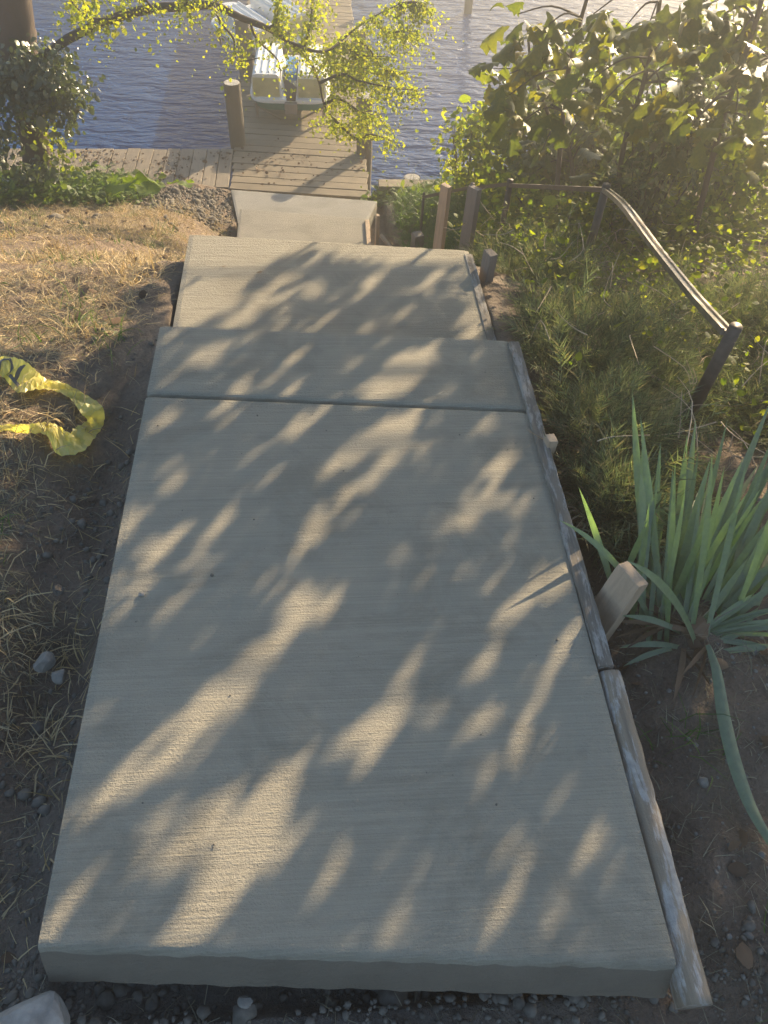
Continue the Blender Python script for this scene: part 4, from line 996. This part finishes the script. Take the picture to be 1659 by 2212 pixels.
def inpoly(pt, pg):
    x, y = pt[:, 0], pt[:, 1]; c = np.zeros(len(pt), bool); j = len(pg)-1
    for i in range(len(pg)):
        xi, yi = pg[i]; xj, yj = pg[j]; k = ((yi > y) != (yj > y)) & (x < (xj-xi)*(y-yi)/(yj-yi+1e-12)+xi); c ^= k; j = i
    return c
def build_shade(n):
    x = rng.uniform(-2.7, 3.3, n); y = rng.uniform(-1.0, 3.62, n); pt = np.stack([x, y], 1)
    keep = ~inpoly(pt, poly)
    tr_ = np.zeros(n)
    for (x0, y0, x1, y1, hw0, s_) in S_:
        d = np.array([x1-x0, y1-y0]); L = np.hypot(*d); u = np.clip(((pt-[x0, y0])@d)/(L*L), 0, 1); q = pt-([x0, y0]+u[:, None]*d)
        hw = hw0*(.35+.75*np.sqrt(np.clip(4*u*(1-u), 0, 1)))
        # distances measured across the sun beam: squash along the beam's trace
        a = np.array([math.sin(SUN_AZ), math.cos(SUN_AZ)]); al = q@a; ac = q@np.array([a[1], -a[0]])
        r = np.hypot(ac/(hw*.92+.013), al/(hw*.5+.06)); tr_ = np.maximum(tr_, s_*sstep(1.1, .92, r))
    right = sstep(.70, .85, x)*(.25+.72*(fbm(x, y, 5, 3) > -.02)); right = right*sstep(1.0, 1.5, y); tr_ = np.maximum(tr_, right)
    a = np.array([math.sin(SUN_AZ), math.cos(SUN_AZ)]); al = pt@a; ac = pt@np.array([a[1], -a[0]])
    st1 = fbm(ac+40, al*.13+40, 15, 2); tr_ = tr_*np.where(x < .7, .35+.65*sstep(-.16, -.04, st1), 1)
    slit = fbm(ac+80, al*.14+15, 19, 2); tr_ = np.maximum(tr_, np.where((x < .7) & (y > 1.0), .75*sstep(.20, .28, slit), 0))
    keep &= rng.random(n) > tr_
    # the canopy ends where the stairs lie in the sun
    keep &= y < 3.25+.3*fbm(x, y, 4, 2)
    pt = pt[keep]; n = len(pt); t = rng.uniform(2.9, 4.4, n)+1.2*(rng.random(n) < .3)
    B = np.stack([pt[:, 0], pt[:, 1], np.zeros(n)], 1)
    for _ in range(14):      # low leaves slide up the sun ray until out of view
        T = B+t[:, None]*SUN; hd = np.hypot(T[:, 0], T[:, 1]); low = T[:, 2] < 1.65-.16*hd+.10; t = t+low*(.3+.1*rng.random(n))
    T = B+t[:, None]*SUN
    return T
T = build_shade(46000); n = len(T)
# leaves face the light: their blades are spread across the beam
D = rdir(n); D -= (D@SUN)[:, None]*SUN*.75
up_ = SUN
Fm = frames(D, .55*rng.normal(size=n), up=up_)*(.042*np.exp(.25*rng.normal(size=n)))[:, None, None]
tv, tf = TPL['oval']; tv = tv-[0, .5, 0]
V, F_ = instance(tv, tf, Fm, T)
sh = empty('shade_tree', (5.6, 5.4, -1.3), 'unseen tall leafy tree beyond the right edge, its crown shaped to dapple the path', 'tree')
link('crown', mesh_np('crown', V, F_), M['canopy'], sh)
b = MB(); root = np.array([5.6, 5.4, -1.6]); b.tube(spline([root, root+[.05, .1, 1.5], root+[-.1, .2, 2.8], root+[-.2, .3, 3.9]], 6), np.linspace(.17, .09, 19), 12, .08)
b.build('trunk', M['bark'], sh, smooth=True); b = MB()
for k in range(16):
    q = T[rng.integers(0, n)]; s0 = root+[-.1, .2, 2.2+1.4*random.random()]; b.tube(spline([s0, (s0+q)/2+[0, 0, .15], q], 5), np.linspace(.022, .004, 11), 5, cap=False)
b.build('branch', M['twig'], sh, smooth=True)
print('shade leaves', n)

# dead twigs tangled in the junipers
tb = MB()
for k in range(240):
    x = random.uniform(.8, 2.9); y = random.uniform(1.5, 4.6); z = float(gz(x, y))+random.uniform(.02, .30); a = random.random()*6.28; L = random.uniform(.08, .3); p = np.array([x, y, z])
    q = p+[L*math.cos(a), L*math.sin(a), random.uniform(-.05, .08)]; tb.tube(spline([p, (p+q)/2+rng.normal(size=3)*.03, q], 3), np.linspace(.0022, .001, 7), 4, cap=False)
tag(tb.build('dead_twigs', M['newwood']), 'thin dry twigs tangled through the junipers', 'twigs', None, 'stuff')
# ------------------------------------------------------------------ added hazy air standing in for lens glare
top_z = max((o.matrix_world @ Vector(c))[2] for o in bpy.data.objects if o.type == 'MESH' and o.name != 'ground' for c in o.bound_box)+.2
print('haze top', top_z, max((max((o.matrix_world @ Vector(c))[2] for c in o.bound_box), o.name) for o in bpy.data.objects if o.type == 'MESH' and o.name != 'ground'))
gt = float(np.max(Z)); top_z = max(top_z, gt+.2, CAM[2]+.2); print('ground top', gt)
hb = MB().box((0, 800, (top_z-5.3)/2), (3600, 4600, top_z+5.3)).build('glare_haze', None); tag(hb, 'added warm hazy air standing in for lens glare towards the low sun', 'glare_haze', None, 'stuff')
hm = bpy.data.materials.new('glare_haze'); hm.use_nodes = True; ht = hm.node_tree; ht.nodes.clear()
ho = ht.nodes.new('ShaderNodeOutputMaterial'); hv = ht.nodes.new('ShaderNodeVolumePrincipled')
hv.inputs['Color'].default_value = (.95, .93, .88, 1); hv.inputs['Density'].default_value = .034; hv.inputs['Anisotropy'].default_value = .80
ht.links.new(hv.outputs[0], ho.inputs['Volume']); hb.data.materials.append(hm)
